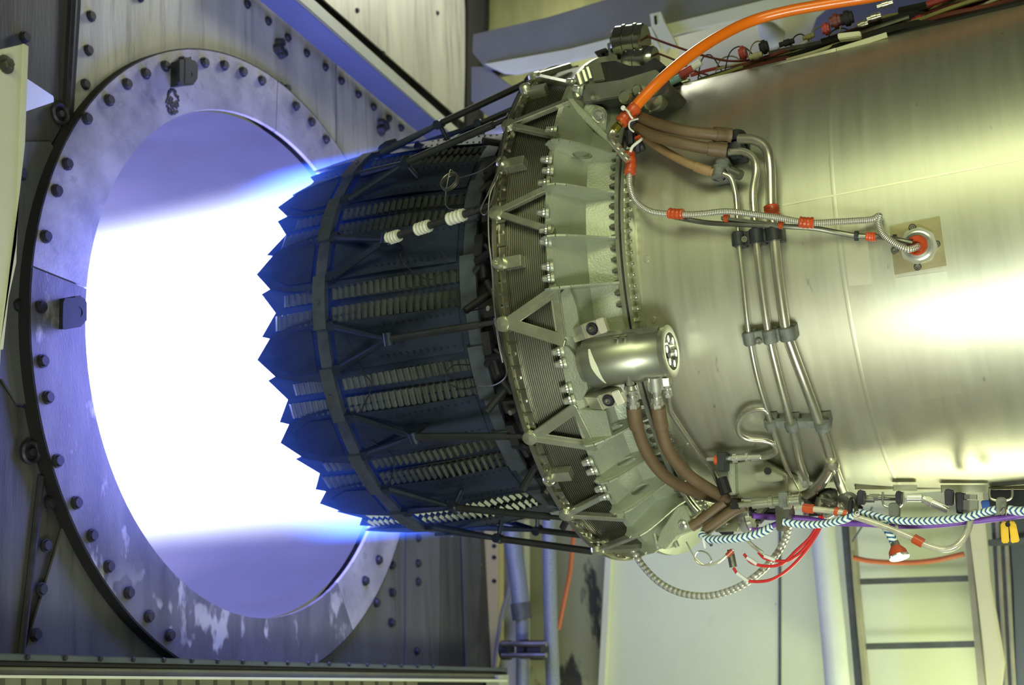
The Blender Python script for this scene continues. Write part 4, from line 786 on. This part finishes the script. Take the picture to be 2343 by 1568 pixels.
mb = MB(); mb.sweep([Y(1600, 212, -.21), Y(1800, 160, -.21), Y(2100, 76, -.21), Y(2420, -4, -.21)], .016, 10, 6); obj('harness_tray', mb, BLACK, eng)
for (u, v, c_) in [(1560, 185, 'red'), (1546, 178, 'silver'), (1548, 176, 'cream')]: pass
mb = MB(); mb.cyl(Y(1534, 188, -.30), Y(1556, 178, -.30), .008, 12); tag(obj('wire_sleeve', mb, mat('pale_blue_sleeve', (.22, .38, .42), .5)), 'pale blue sleeve beside the orange hose over the gearbox', 'sleeve')
mb = MB(); mb.cyl(Y(1556, 172, -.28), Y(1584, 156, -.28), .009, 12); tag(obj('wire_sleeve', mb, HC['red']), 'dull red sleeve beside the orange hose, next to the pale one', 'sleeve')
mb = MB(); mb.cyl(Y(1582, 156, -.27), Y(1604, 142, -.27), .008, 12); tag(obj('wire_sleeve', mb, WHITEP), 'white sleeve end beside the orange hose at the harness start', 'sleeve')
# ------------------------------------------------------------------ pump and fittings under the engine
PB = mat('pump_bracket_metal', (.36, .36, .28), .4, .6, .08, 10)
pb = ybox('pump_bracket', [(1664, 1062), (1740, 1050), (1800, 1085), (1806, 1140), (1670, 1140)], -.30, .10, PB, eng, 'cast pump bracket')
ybox('bracket_rib', [(1664, 1060), (1680, 1058), (1682, 1132), (1668, 1134)], -.325, .03, CAST, eng)
ybox('bracket_pad', [(1724, 1082), (1760, 1076), (1792, 1090), (1790, 1100), (1760, 1104), (1730, 1102)], -.33, .03, PB, eng)
mb = MB(); q = Y(1757, 1078, -.332); mb.cyl(q, q + Vector((0, -.003, 0)), .0075, 12); obj('bracket_hole', mb, BLACK, eng)
ybox('pump_body', [(1640, 1166), (1690, 1160), (1696, 1200), (1688, 1216), (1640, 1218), (1612, 1200)], -.28, .10, STRUT, eng, 'silver pump body')
ybox('pump_neck', [(1772, 1142), (1800, 1140), (1806, 1174), (1790, 1216), (1776, 1216)], -.31, .05, GREY, eng)
mb = MB(); a_, b_ = Y(1694, 1190, -.26), Y(1722, 1184, -.26); mb.lathe([(0, .0001), (0, .026), (.008, .030), (.016, .030), (.018, .026), (.026, .024), (.026, .0001)], frame(b_-a_, a_), 28); obj('connector_shell', mb, CHROME, eng, 'bright round connector shell')
mb = MB(); a_, b_ = Y(1674, 1158, -.335), Y(1830, 1143, -.335); d_ = b_-a_; L_ = d_.length
mb.lathe([(0, .0001), (0, .005), (L_*.3, .0055), (L_*.31, .010), (L_*.55, .010), (L_*.56, .013), (L_*.62, .013), (L_*.63, .009), (L_*.75, .009), (L_*.76, .017), (L_*.86, .017), (L_*.87, .011), (L_, .011), (L_, .0001)], frame(d_, a_), 20); obj('union', mb, STRUT, eng, 'stepped steel union')
ybox('black_clamp', [(1780, 1126), (1800, 1124), (1802, 1160), (1782, 1162)], -.355, .035, GREYCLAMP, eng); ybox('hose_end_block', [(1672, 1140), (1688, 1156), (1686, 1164), (1668, 1166), (1674, 1152)], -.35, .04, BLACK, eng)
mb = MB(); a_, b_ = Y(1618, 1052, -.34), Y(1740, 1046, -.34); d_ = b_-a_; L_ = d_.length
mb.lathe([(0, .0001), (0, .004), (L_*.2, .004), (L_*.36, .0045), (L_*.48, .0045), (L_*.49, .009), (L_*.56, .009), (L_*.57, .0055), (L_*.72, .0055), (L_*.73, .009), (L_*.78, .009), (L_*.79, .005), (L_, .005), (L_, .0001)], frame(d_, a_), 16); obj('thin_union', mb, CHROME, eng)
ybox('black_clamp', [(1639, 1034), (1660, 1034), (1660, 1078), (1642, 1080)], -.36, .03, DARKFIT, eng)
mb = MB(); mb.cyl(Y(1636, 1053, -.345), Y(1664, 1052, -.345), .0095, 14); obj('tape_wrap', mb, REDTAPE, eng)
mb = MB(); mb.cyl(Y(1650, 1094, -.33), Y(1662, 1130, -.33), .012, 10); obj('mount_pin', mb, BLACK, eng)
for (u, v, y, w_) in [(1700, 1180, -.22, .05), (1880, 1150, -.18, .06)]: mb = MB(); mb.box(w_, .055, .055, Matrix.Translation(Y(u, v, y))); obj('pump_mount', mb, BLACK, eng, bevel=.003)
r0 = random.Random(21)
for i in range(34):                                        # nuts, stubs and unions crowding the pump
    u = 1590 + r0.random()*370; v = 1150 + r0.random()*40 - (10 if u > 1800 else 0)
    if u < 1700: v = 1180 + r0.random()*50
    q = Y(u, v, -.22 - .06*r0.random()); d_ = Vector((r0.uniform(-1, 1), r0.uniform(-.8, .2), r0.uniform(-1, 1))).normalized()*(.008 + .012*r0.random()); r_ = .004 + .008*r0.random()
    mb = MB(); mb.cyl(q-d_, q+d_, r_, 6 if i % 2 else 12); mb.cyl(q-d_*1.5, q+d_*1.5, r_*.6, 10); obj('pipe_fitting', mb, (CHROME, STRUT, GREY, BOLT)[i % 4], eng)
for (u, v, r_) in [(1945, 1150, .022), (1900, 1140, .016)]:
    mb = MB(); q = Y(u, v, -.22); mb.lathe([(0, r_*.5), (0, r_), (.02, r_), (.024, r_*.8), (.024, .0001)], frame((-.3, -1, -.2), q), 20); obj('valve', mb, GB, eng)
for (u0, v0, u1, v1, r_) in [(1990, 1138, 2050, 1140, .008), (2060, 1140, 2110, 1140, .010), (2112, 1142, 2170, 1168, .010), (1960, 1142, 2000, 1142, .010)]:
    mb = MB(); a_, b_ = Y(u0, v0, -.22), Y(u1, v1, -.22); mb.cyl(a_, b_, r_*.8, 14); mb.cyl(a_.lerp(b_, .1), a_.lerp(b_, .35), r_, 6); obj('drain_tube', mb, CHROME if u0 > 2055 else GREY, eng)
def hanger(u0, u1, v0, v1):
    mb = MB(); mb.sweep([Y(u0, v0, -.24), Y(u0, v1-12, -.24), Y(u0+6, v1-3, -.24), Y((u0+u1)/2, v1, -.24), Y(u1-6, v1-3, -.24), Y(u1, v1-12, -.24), Y(u1, v0, -.24)], .0022, 8, 5); obj('wire_hanger', mb, STEEL, eng)
hanger(2020, 2066, 1126, 1162); hanger(2264, 2316, 1118, 1146)
for (u, v, w_, h_) in [(2044, 1176, 24, 44), (2290, 1160, 24, 36), (2055, 1140, 14, 26), (2170, 1140, 20, 34), (1968, 1140, 16, 30), (2196, 1150, 14, 40)]:
    ybox('cable_clamp', [(u-w_/2, v-h_/2), (u-w_*.2, v-h_/2-4), (u+w_*.2, v-h_/2-4), (u+w_/2, v-h_/2), (u+w_*.42, v+h_/2), (u-w_*.42, v+h_/2)], -.26, .03, GB if w_ > 20 else BOLT, eng)
mb = MB(); q = Y(2221, 1132, -.24); q2 = Y(2221, 1176, -.24); mb.cyl(q, q.lerp(q2, .25), .013, 6); mb.cyl(q.lerp(q2, .3), q2, .0155, 6); mb.cyl(q2, q2 + (q2-q)*.12, .011, 14); obj('hex_coupling', mb, CHROME, eng, 'large bright hex coupling')
ybox('dark_box', [(2184, 1126), (2204, 1128), (2206, 1176), (2188, 1176)], -.20, .06, BOLT, eng); ybox('dark_box', [(2262, 1122), (2400, 1120), (2400, 1168), (2262, 1168)], -.05, .05, BLACK, eng)
ybox('blue_cap', [(2243, 1146), (2262, 1144), (2266, 1164), (2248, 1168)], -.16, .02, BLUEP, eng)
# looms below
yhose('purple_cable', [(1722, 1180, -.30), (1760, 1184, -.28), (1830, 1186, -.25), (1900, 1196, -.24), (1980, 1199, -.24), (2060, 1204, -.24), (2140, 1202, -.24), (2220, 1194, -.24), (2290, 1186, -.24), (2400, 1170, -.24)], .0062, PURPLE, 'purple taped cable running along under the barrel', 'cable')
yhose('purple_cable', [(1720, 1214, -.27), (1745, 1212, -.27), (1775, 1200, -.26), (1800, 1190, -.25)], .0055, PURPLE, 'short purple cable curving out beneath the bright connector shell', 'cable')
yhose('braided_cable', [(1604, 1222, -.32), (1620, 1234, -.33), (1660, 1234, -.34), (1700, 1230, -.34), (1740, 1220, -.33), (1765, 1206, -.32)], .0085, BRAID, 'blue and white braided cord curving under the pump body', 'cord')
yhose('braided_cable', [(1790, 1194, -.31), (1830, 1200, -.30), (1880, 1200, -.29), (1930, 1190, -.29), (1950, 1180, -.28)], .0075, BRAID, 'blue and white braided cord between the pump and the valves', 'cord')
yhose('braided_cable', [(1940, 1168, -.27), (1990, 1178, -.26), (2040, 1190, -.26), (2100, 1193, -.26), (2160, 1190, -.26), (2210, 1184, -.26), (2250, 1173, -.25), (2280, 1166, -.25)], .0075, BRAID, 'long blue and white braided cord below the seam rail', 'cord')
yhose('braided_cable', [(2306, 1166, -.25), (2330, 1170, -.25), (2360, 1168, -.25), (2420, 1162, -.25)], .0085, BRAID, 'blue and white braided cord right of the wire hanger above the yellow tag', 'cord')
cn = yhose('hanging_connector', [(2020, 1196, -.26), (2030, 1212, -.27), (2040, 1230, -.27), (2046, 1242, -.27)], .0085, BRAID, 'short braided lead hanging down with an orange-capped connector', 'connector')
mb = MB(); a_, b_ = Y(2046, 1240, -.27), Y(2058, 1276, -.28); d_ = b_-a_; L_ = d_.length; mb.lathe([(0, .0001), (0, .008), (L_*.35, .010), (L_*.36, .0001)], frame(d_, a_), 16); obj('backshell', mb, GREY, cn)
mb = MB(); mb.lathe([(L_*.3, .0001), (L_*.3, .010), (L_*.6, .017), (L_*.92, .0185), (L_*.95, .0001)], frame(d_, a_), 22); obj('cap', mb, REDTAPE, cn, 'orange-red rubber cap')
mb = MB(); mb.lathe([(L_*.92, .0001), (L_*.92, .0195), (L_*1.02, .0195), (L_*1.02, .0001)], frame(d_, a_), 22); mb.cyl(Y(2066, 1272, -.285), Y(2078, 1268, -.285), .006, 8); obj('cap_rim', mb, CHROME, cn)
cs = yhose('clear_sleeved_lead', [(1818, 1160, -.28), (1870, 1166, -.28), (1920, 1172, -.28), (1960, 1184, -.28), (2020, 1204, -.28), (2080, 1228, -.28), (2120, 1248, -.28), (2160, 1258, -.28), (2190, 1248, -.28), (2212, 1220, -.27), (2221, 1192, -.25)], .0062, GLASSY, 'clear-sleeved lead drooping in a loop to the large hex coupling', 'cable')
for pts in [[(1838, 1162), (1850, 1164), (1862, 1165)], [(2090, 1232), (2101, 1238), (2112, 1244)]]: sleeve2 = MB(); sleeve2.sweep([Y(u, v, -.28) for u, v in pts], .0095, 14, 6); obj('tape_wrap', sleeve2, REDTAPE, cs, 'orange-red tape wrap')
for (u, v) in [(1914, 1171), (1934, 1176)]: mb = MB(); mb.cyl(Y(u-4, v-1, -.28), Y(u+4, v+1, -.28), .0085, 12); obj('tape_wrap', mb, REDTAPE, cs)
yhose('wrapped_hose', [(1448, 1258, -.10), (1470, 1294, -.10), (1510, 1334, -.11), (1560, 1358, -.12), (1620, 1364, -.13), (1680, 1348, -.14), (1730, 1318, -.15), (1770, 1278, -.15), (1796, 1236, -.16), (1806, 1200, -.18)], .0078, SHINY, 'shiny foil-wrapped hose hanging in a deep loop under the engine', 'hose')
def redwire(pts, lab, sl=None):
    w_ = yhose('red_wire', [(u, v, -.20) for u, v in pts], .0033, RED, lab, 'wire', n=10)
    for (u0, v0, u1, v1) in (sl or []): mb = MB(); mb.cyl(Y(u0, v0, -.203), Y(u1, v1, -.203), .0043, 12); obj('white_sleeve', mb, WHITEP, w_, 'white sleeve')
redwire([(1888, 1156), (1884, 1180), (1870, 1215), (1845, 1250), (1810, 1280), (1780, 1284), (1750, 1278), (1735, 1264)], 'red wire hanging in a short loop, upper of the three', [(1749, 1272, 1774, 1282)])
redwire([(1878, 1156), (1874, 1190), (1855, 1228), (1820, 1262), (1790, 1290), (1755, 1296), (1720, 1288), (1702, 1268)], 'red wire hanging in a loop, middle of the three', [(1709, 1276, 1732, 1291)])
redwire([(1884, 1190), (1868, 1225), (1838, 1268), (1800, 1306), (1760, 1328), (1715, 1330), (1690, 1316), (1678, 1300)], 'red wire hanging in the deepest loop of the three', [(1686, 1312, 1712, 1331)])
mb = MB(); mb.cyl(Y(1672, 1268, -.2), Y(1678, 1298, -.2), .008, 10); mb.cyl(Y(1670, 1258, -.2), Y(1672, 1270, -.2), .006, 10); tag(obj('hanging_plug', mb, GREY), 'small grey plug hanging above the deepest red wire loop', 'plug')
for pts, r_, m_, nm, lab, cat in [([(1706, 1232), (1724, 1250), (1745, 1266)], .004, GLASSY, 'grey_lead', 'pale sheathed lead descending to the upper red wire', 'wire'), ([(1616, 1294), (1640, 1288), (1660, 1274), (1678, 1258)], .003, GLASSY, 'grey_lead', 'pale thin lead with orange tip under the braided cord', 'wire'),
                     ([(1570, 1240), (1590, 1275), (1612, 1293), (1628, 1284), (1618, 1266), (1598, 1262), (1590, 1278), (1604, 1292), (1640, 1290)], .0016, STEEL, 'lock_wire', 'thin silver lock wire coiled in a ring under the pump', 'wire')]:
    mb = MB(); mb.sweep([Y(u, v, -.21) for u, v in pts], r_, 8, 8); tag(obj(nm, mb, m_), lab, cat)
mb = MB(); mb.cyl(Y(1664, 1272, -.212), Y(1676, 1260, -.212), .0055, 10); tag(obj('lead_tip', mb, REDTAPE), 'orange-red tip on the pale lead under the pump', 'sleeve')
for (u, v) in [(1610, 1240), (2218, 1200), (2052, 1205)]:
    mb = MB(); mb.sweep([Y(u-4, v-14, -.33 if u < 1700 else -.25), Y(u, v, -.335 if u < 1700 else -.255), Y(u+3, v+14, -.33 if u < 1700 else -.25)], .0028, 8, 4); tag(obj('cable_tie', mb, WHITEP), {1610: 'white cable tie tail hanging from the cord under the pump', 2218: 'white cable tie on the purple cable by the hex coupling', 2052: 'white cable tie under the left wire hanger'}[u], 'cable tie')
tg = thing('yellow_tag', 'yellow plastic warning tag hanging on a wire loop below the barrel', 'tag', Y(2312, 1200, -.22))
mb = MB(); P_ = [(2290, 1196), (2300, 1191), (2316, 1191), (2325, 1198), (2332, 1240), (2311, 1243), (2306, 1212), (2304, 1213), (2311, 1243), (2291, 1243)]
ybox('tag_half', [(2289, 1197), (2298, 1191), (2306, 1192), (2309, 1243), (2292, 1244), (2290, 1225)], -.22, .008, YELLOW, tg); ybox('tag_half', [(2308, 1192), (2316, 1191), (2324, 1197), (2333, 1240), (2313, 1244)], -.222, .008, YELLOW, tg)
mb = MB(); q = Y(2306, 1201, -.224); mb.cyl(q, q + Vector((0, -.001, 0)), .0045, 14); obj('tag_hole', mb, BLACK, tg)
mb = MB(); mb.sweep([Y(2300, 1196, -.225), Y(2298, 1186, -.23), Y(2290, 1172, -.27), Y(2296, 1162, -.28), Y(2304, 1166, -.28), Y(2300, 1184, -.24)], .0013, 6, 6); obj('tag_wire', mb, WIRE, tg)
# ------------------------------------------------------------------ behind the engine: pipes, ladder, posts
def bpipe(name, pts, r, m_, lab, cat='pipe', y=1.6, n=20): mb = MB(); mb.sweep([Y(u, v, y) for u, v in pts], r, n, 8); return tag(obj(name, mb, m_), lab, cat)
b1_ = bpipe('braided_pipe', [(1162, 1150), (1172, 1230), (1186, 1330), (1192, 1388)], .034, BRAIDG, 'thick grey braided pipe behind the nozzle, necked above its clamp', y=1.45)
mb = MB(); mb.cyl(Y(1190, 1380, 1.45), Y(1195, 1418, 1.45), .038, 20); obj('collar', mb, BAR, b1_); mb = MB(); mb.sweep([Y(1195, 1418, 1.45), Y(1196, 1500, 1.45), Y(1196, 1640, 1.45)], .025, 16, 4); obj('lower_pipe', mb, BRAIDG, b1_)
bpipe('braided_pipe', [(1255, 1150), (1257, 1280), (1260, 1420), (1268, 1640)], .0265, BRAIDG, 'straight grey braided pipe right of the necked one', y=1.45)
pc = thing('pipe_clamp', 'black bolted pipe clamp gripping the two grey braided pipes', 'clamp', Y(1200, 1488, 1.40))
for (u0, u1, v0, v1) in [(1150, 1168, 1464, 1512), (1192, 1208, 1460, 1512), (1216, 1246, 1466, 1510)]:
    mb = MB(); mb.cyl(Y(u0, (v0+v1)/2, 1.38), Y(u1, (v0+v1)/2, 1.38), .036, 16); obj('clamp_ring', mb, BOLT, pc)
for v in (1474, 1500): mb = MB(); mb.cyl(Y(1148, v, 1.34), Y(1250, v, 1.34), .010, 8); obj('clamp_bolt', mb, GREY, pc)
bpipe('orange_cable', [(1318, 1180), (1312, 1230), (1304, 1310), (1292, 1370), (1278, 1440)], .009, ORUST, 'thin orange cable hanging behind the two braided pipes', 'cable', y=1.7)
bpipe('grey_cable', [(1150, 1200), (1166, 1330), (1150, 1400), (1138, 1470), (1130, 1540)], .008, GREYBEAM, 'grey cable slanting beside the yellow strip', 'cable', y=1.5, n=10)
bpipe('grey_cable', [(1098, 1290), (1094, 1380), (1078, 1440), (1072, 1530)], .008, GREYGREEN, 'pale grey cable left of the yellow strip', 'cable', y=1.46, n=10)
YSTR = mat('yellowed_paint', (.50, .43, .17), .55, 0, .12, 4, (1, 1, .4))
ys = ybox('trim_2', [(1105, 1130), (1140, 1130), (1140, 1470), (1128, 1530), (1108, 1530), (1102, 1370)], 1.50, .05, YSTR, None, bevel=.003); ys['kind'] = 'structure'
for v in (1212, 1250, 1276, 1330): mb = MB(); q = Y(1132, v, 1.50); mb.cyl(q, q + Vector((0, -.01, 0)), .008, 8); obj('bolt', mb, BOLT, ys)
ybox('trim_3', [(1142, 1130), (1200, 1130), (1200, 1640), (1142, 1640)], 1.62, .05, GREYGREEN, None)['kind'] = 'structure'
# white riser pipe
bpipe('white_pipe', [(1880, 1100), (1886, 1250), (1906, 1450), (1922, 1640)], .042, PIPEW, 'fat white vertical pipe left of the ladder', y=1.55, n=28)
lad = thing('wall_ladder', 'fixed steel ladder with dark rungs on the pale wall', 'ladder', Y(2080, 1600, 1.7))
LRAIL = mat('ladder_rail_paint', (.34, .33, .23), .55, .1, .15, 8)
ybox('rail', [(1916, 1100), (1936, 1100), (1958, 1340), (1984, 1640), (1962, 1640), (1936, 1340)], 1.68, .03, BAR, lad); ybox('rail', [(1934, 1100), (1944, 1100), (1962, 1340), (1990, 1640), (1980, 1640), (1952, 1340)], 1.64, .06, LRAIL, lad, 'pale outer edge of the rail')
ybox('rail', [(2196, 1100), (2208, 1100), (2232, 1350), (2262, 1640), (2244, 1640), (2218, 1350)], 1.66, .05, LRAIL, lad)
for (u0, v0, u1, v1, h_) in [(1952, 1332, 2214, 1324, 14), (1974, 1480, 2236, 1474, 17), (1934, 1200, 2200, 1194, 12)]:
    mb = MB(); mb.bar(Y(u0, v0, 1.70), Y(u1, v1, 1.70), .026 if h_ > 12 else .02, .02); obj('rung', mb, BAR, lad)
cp_ = ybox('cream_stanchion', [(2206, 1100), (2246, 1100), (2266, 1330), (2298, 1520), (2284, 1640), (2272, 1640), (2252, 1500), (2216, 1200)], 1.30, .04, mat('stanchion_paint', (.66, .64, .42), .5, 0, .05, 4), None, bevel=.004); tag(cp_, 'cream painted leaning stanchion right of the ladder', 'post')
bpipe('rust_red_hose', [(1952, 1276), (1990, 1284), (2060, 1288), (2130, 1284), (2206, 1268)], .0085, ORUST, 'rust-red hose sagging across the ladder', 'hose', y=1.58)
bpipe('thin_green_cord', [(1996, 1160), (1975, 1200), (1950, 1240)], .003, BAR, 'thin dark cord in front of the ladder top', 'cord', y=1.2, n=8)
db = thing('dark_cabinet', 'dark steel cabinet stack at the lower right behind the yellow tag', 'cabinet', Y(2330, 1600, 1.5))
ybox('side', [(2262, 1100), (2300, 1100), (2316, 1330), (2326, 1640), (2290, 1640), (2276, 1330)], 1.52, .2, BAR, db)
ybox('door', [(2302, 1100), (2520, 1100), (2520, 1640), (2328, 1640), (2318, 1330)], 1.50, .22, mat('cabinet_paint', (.06, .075, .085), .35, .2, .15, 5, (1, 1, .4)), db)
for (u, a) in [(2278, 16), (2296, 16)]: mb = MB(); mb.cyl(Y(u, 1120, 1.46), Y(u + a + 12, 1640, 1.46), .007, 8); obj('conduit', mb, LRAIL, db)
ybox('shelf', [(2250, 1236), (2343, 1230), (2420, 1228), (2420, 1246), (2256, 1250)], 1.44, .05, BAR, db)
# thin wall seams and wall stains lie in the paint; conduit on the wall
ybox('trim_4', [(1781, 1040), (1787, 1040), (1787, 1640), (1781, 1640)], 1.875, .01, BAR, None, bevel=0)['kind'] = 'structure'
# ------------------------------------------------------------------ overhead structure
ob = thing('overhead_beam', 'grey overhead box beam with a bright pale lower face crossing above the engine', 'beam', Y(1400, 100, .9))
ybox('beam_side', [(1082, 78), (1250, 40), (1420, -12), (1560, -60), (1980, -170), (2420, -290), (2420, -180), (1980, -60), (1480, 72), (1250, 128), (1112, 158), (1080, 120)], .95, .10, GREYBEAM, ob)  # shaded side of the beam, its shade put into the grey colour
mb = MB(); a1, a2, a3, a4 = Y(1112, 152, .955), Y(1500, 62, .955), Y(1950, -46, .955), Y(2420, -165, .955)
ybox('beam_lower_face', [(1108, 146), (1300, 112), (1480, 66), (1900, -38), (2420, -168), (2420, -128), (1900, 2), (1560, 72), (1420, 112), (1180, 168), (1150, 166)], .93, .02, WHITEBEAM, ob, 'bright pale lower face')  # face lit from below, that light put into its paler colour
gu = ybox('grey_gusset', [(1078, 152), (1112, 152), (1160, 190), (1218, 222), (1200, 262), (1180, 300), (1110, 262), (1078, 230)], .97, .06, GREYBEAM, None); tag(gu, 'grey steel gusset hanging under the left end of the overhead beam', 'gusset')
bk = thing('pale_bracket', 'bright pale beam clip hanging from the overhead beam', 'bracket', Y(1515, 80, .8))
ybox('plate', [(1486, 32), (1512, 26), (1520, 48), (1546, 96), (1548, 106), (1530, 108), (1524, 120), (1490, 60)], .90, .02, WHITEBEAM, bk); ybox('side', [(1476, 62), (1490, 60), (1510, 108), (1500, 110)], .91, .02, WHITEBEAM, bk)
mb = MB(); q = Y(1500, 46, .898); mb.box(.008, .004, .03, Matrix.Translation(q)); obj('slot', mb, BLACK, bk)
ybox('wall_upper_back', [(1095, -300), (1800, -300), (1800, 240), (1095, 340)], 1.9, .05, mat('yellowed_wall', (.42, .42, .18), .6, 0, .25, 3, (2, 1, .25)), None)['kind'] = 'structure'
cpn = ybox('wall_upper_panel', [(1548, 40), (1980, -60), (1990, -10), (1800, 120), (1740, 200), (1560, 220)], 1.5, .05, CREAM, None); cpn['kind'] = 'structure'
bl = ybox('wall_upper_slope', [(1990, -60), (2200, -120), (2200, 80), (1760, 210), (1755, 190), (1850, 90), (1868, 40)], 1.35, .04, mat('blue_grey_panel', (.24, .25, .32), .5, 0, .05, 3), None); bl['kind'] = 'structure'
rb_ = thing('white_reflector', 'small rounded pale fitting on the cream panel above the wiring harness', 'fitting', Y(1775, 80, 1.3))
mb = MB(); mb.lathe([(0, .04), (.06, .036), (.10, .02), (.115, .0001)], frame((-.3, -1, .3), Y(1775, 88, 1.45)), 20); obj('dome', mb, WHITEBEAM, rb_)
ybox('dark_gap_strip', [(1048, -300), (1100, -300), (1096, 40), (1082, 160), (1084, 280), (1072, 300), (1058, 200), (1060, 40)], 1.75, .1, BLACK, None)['kind'] = 'structure'  # black strip standing in for the dark gap beside the bulkhead
wl = thing('pipe_stub', 'round pale pipe elbow behind the rods at the top of the nozzle', 'pipe', Y(1120, 310, 1.2))
mb = MB(); mb.sweep([Y(1085, 340, 1.1), Y(1110, 318, 1.1), Y(1150, 300, 1.1), Y(1190, 296, 1.1)], .035, 18, 6); obj('elbow', mb, GREYGREEN, wl)
# ------------------------------------------------------------------ exhaust flame: glowing gas column with a hot core
core = MB(); core.lathe([(-.60, .0001), (-.60, .38), (-.9, .38), (-1.2, .37), (-2.2, .37), (-4.3, .38), (-4.3, .0001)], n=64)
m, N, L, B = new_mat('flame_core'); em = N.new('ShaderNodeEmission'); em.inputs[0].default_value = (.29, .29, 1.0, 1); em.inputs[1].default_value = 10.5
L.new(em.outputs[0], N['Material Output'].inputs['Surface'])
fl = thing('exhaust_flame', 'blinding white and violet exhaust flame shooting from the nozzle into the round opening', 'flame', (-1.2, 0, 0))
obj('flame_core', core, m, fl, 'blinding white core')
vm = bpy.data.materials.new('flame_glow'); vm.use_nodes = True; N = vm.node_tree.nodes; L = vm.node_tree.links; N.clear()
out = N.new('ShaderNodeOutputMaterial'); tc = N.new('ShaderNodeTexCoord'); sp = N.new('ShaderNodeSeparateXYZ'); L.new(tc.outputs['Object'], sp.inputs[0])
def Mt(op, a, b=None, c=None):
    n_ = N.new('ShaderNodeMath'); n_.operation = op
    for i, q in enumerate((a, b, c)):
        if q is None: continue
        if isinstance(q, (int, float)): n_.inputs[i].default_value = q
        else: L.new(q, n_.inputs[i])
    return n_.outputs[0]
def mapr(val, a, b, c, d, kind='SMOOTHSTEP'):
    n_ = N.new('ShaderNodeMapRange'); n_.interpolation_type = kind; L.new(val, n_.inputs[0])
    for i, q in enumerate((a, b, c, d)): n_.inputs[i+1].default_value = q
    return n_.outputs[0]
r_ = Mt('SQRT', Mt('ADD', Mt('MULTIPLY', sp.outputs['Y'], sp.outputs['Y']), Mt('MULTIPLY', sp.outputs['Z'], sp.outputs['Z'])))
x_ = sp.outputs['X']
hot = Mt('MULTIPLY', mapr(r_, .36, .53, 6.5, 0.0), mapr(x_, -.72, -.66, 1.0, 0.0))          # hot column
edge = Mt('MULTIPLY', mapr(x_, -1.0, -2.2, .50, .80, 'LINEAR'), 1.0)
mixg = Mt('MULTIPLY', Mt('LESS_THAN', r_, edge), mapr(x_, -1.15, -2.4, 0.0, .45))             # mixing gas that widens down the duct
near0 = mapr(x_, -.22, -.72, 0.0, 1.0, 'LINEAR'); near = Mt('MULTIPLY', Mt('POWER', near0, 3.4), mapr(r_, .495, .535, 1.0, 0.0))          # blue lens veil over the petal tips, added as glowing gas
out_x = mapr(x_, -.95, -.80, 0.0, 1.0)
e1 = N.new('ShaderNodeEmission'); e1.inputs[0].default_value = (.72, .80, 1.0, 1); L.new(hot, e1.inputs[1])
e2 = N.new('ShaderNodeEmission'); e2.inputs[0].default_value = (.62, .62, 1.0, 1); L.new(mixg, e2.inputs[1])
e3 = N.new('ShaderNodeEmission'); e3.inputs[0].default_value = (.03, .13, 1.0, 1); L.new(Mt('MULTIPLY', Mt('MULTIPLY', near, out_x), 14.0), e3.inputs[1])
a1_ = N.new('ShaderNodeAddShader'); L.new(e1.outputs[0], a1_.inputs[0]); L.new(e2.outputs[0], a1_.inputs[1]); a2_ = N.new('ShaderNodeAddShader'); L.new(a1_.outputs[0], a2_.inputs[0]); L.new(e3.outputs[0], a2_.inputs[1])
L.new(a2_.outputs[0], out.inputs['Volume']); vm.cycles.volume_step_rate = .5
gl = MB(); gl.lathe([(-.20, .0001), (-.20, .60), (-1.04, .64), (-1.10, .715), (-4.2, .72), (-4.2, .0001)], n=64)
g_ = obj('flame_glow', gl, vm, fl, 'soft violet glow round the core')
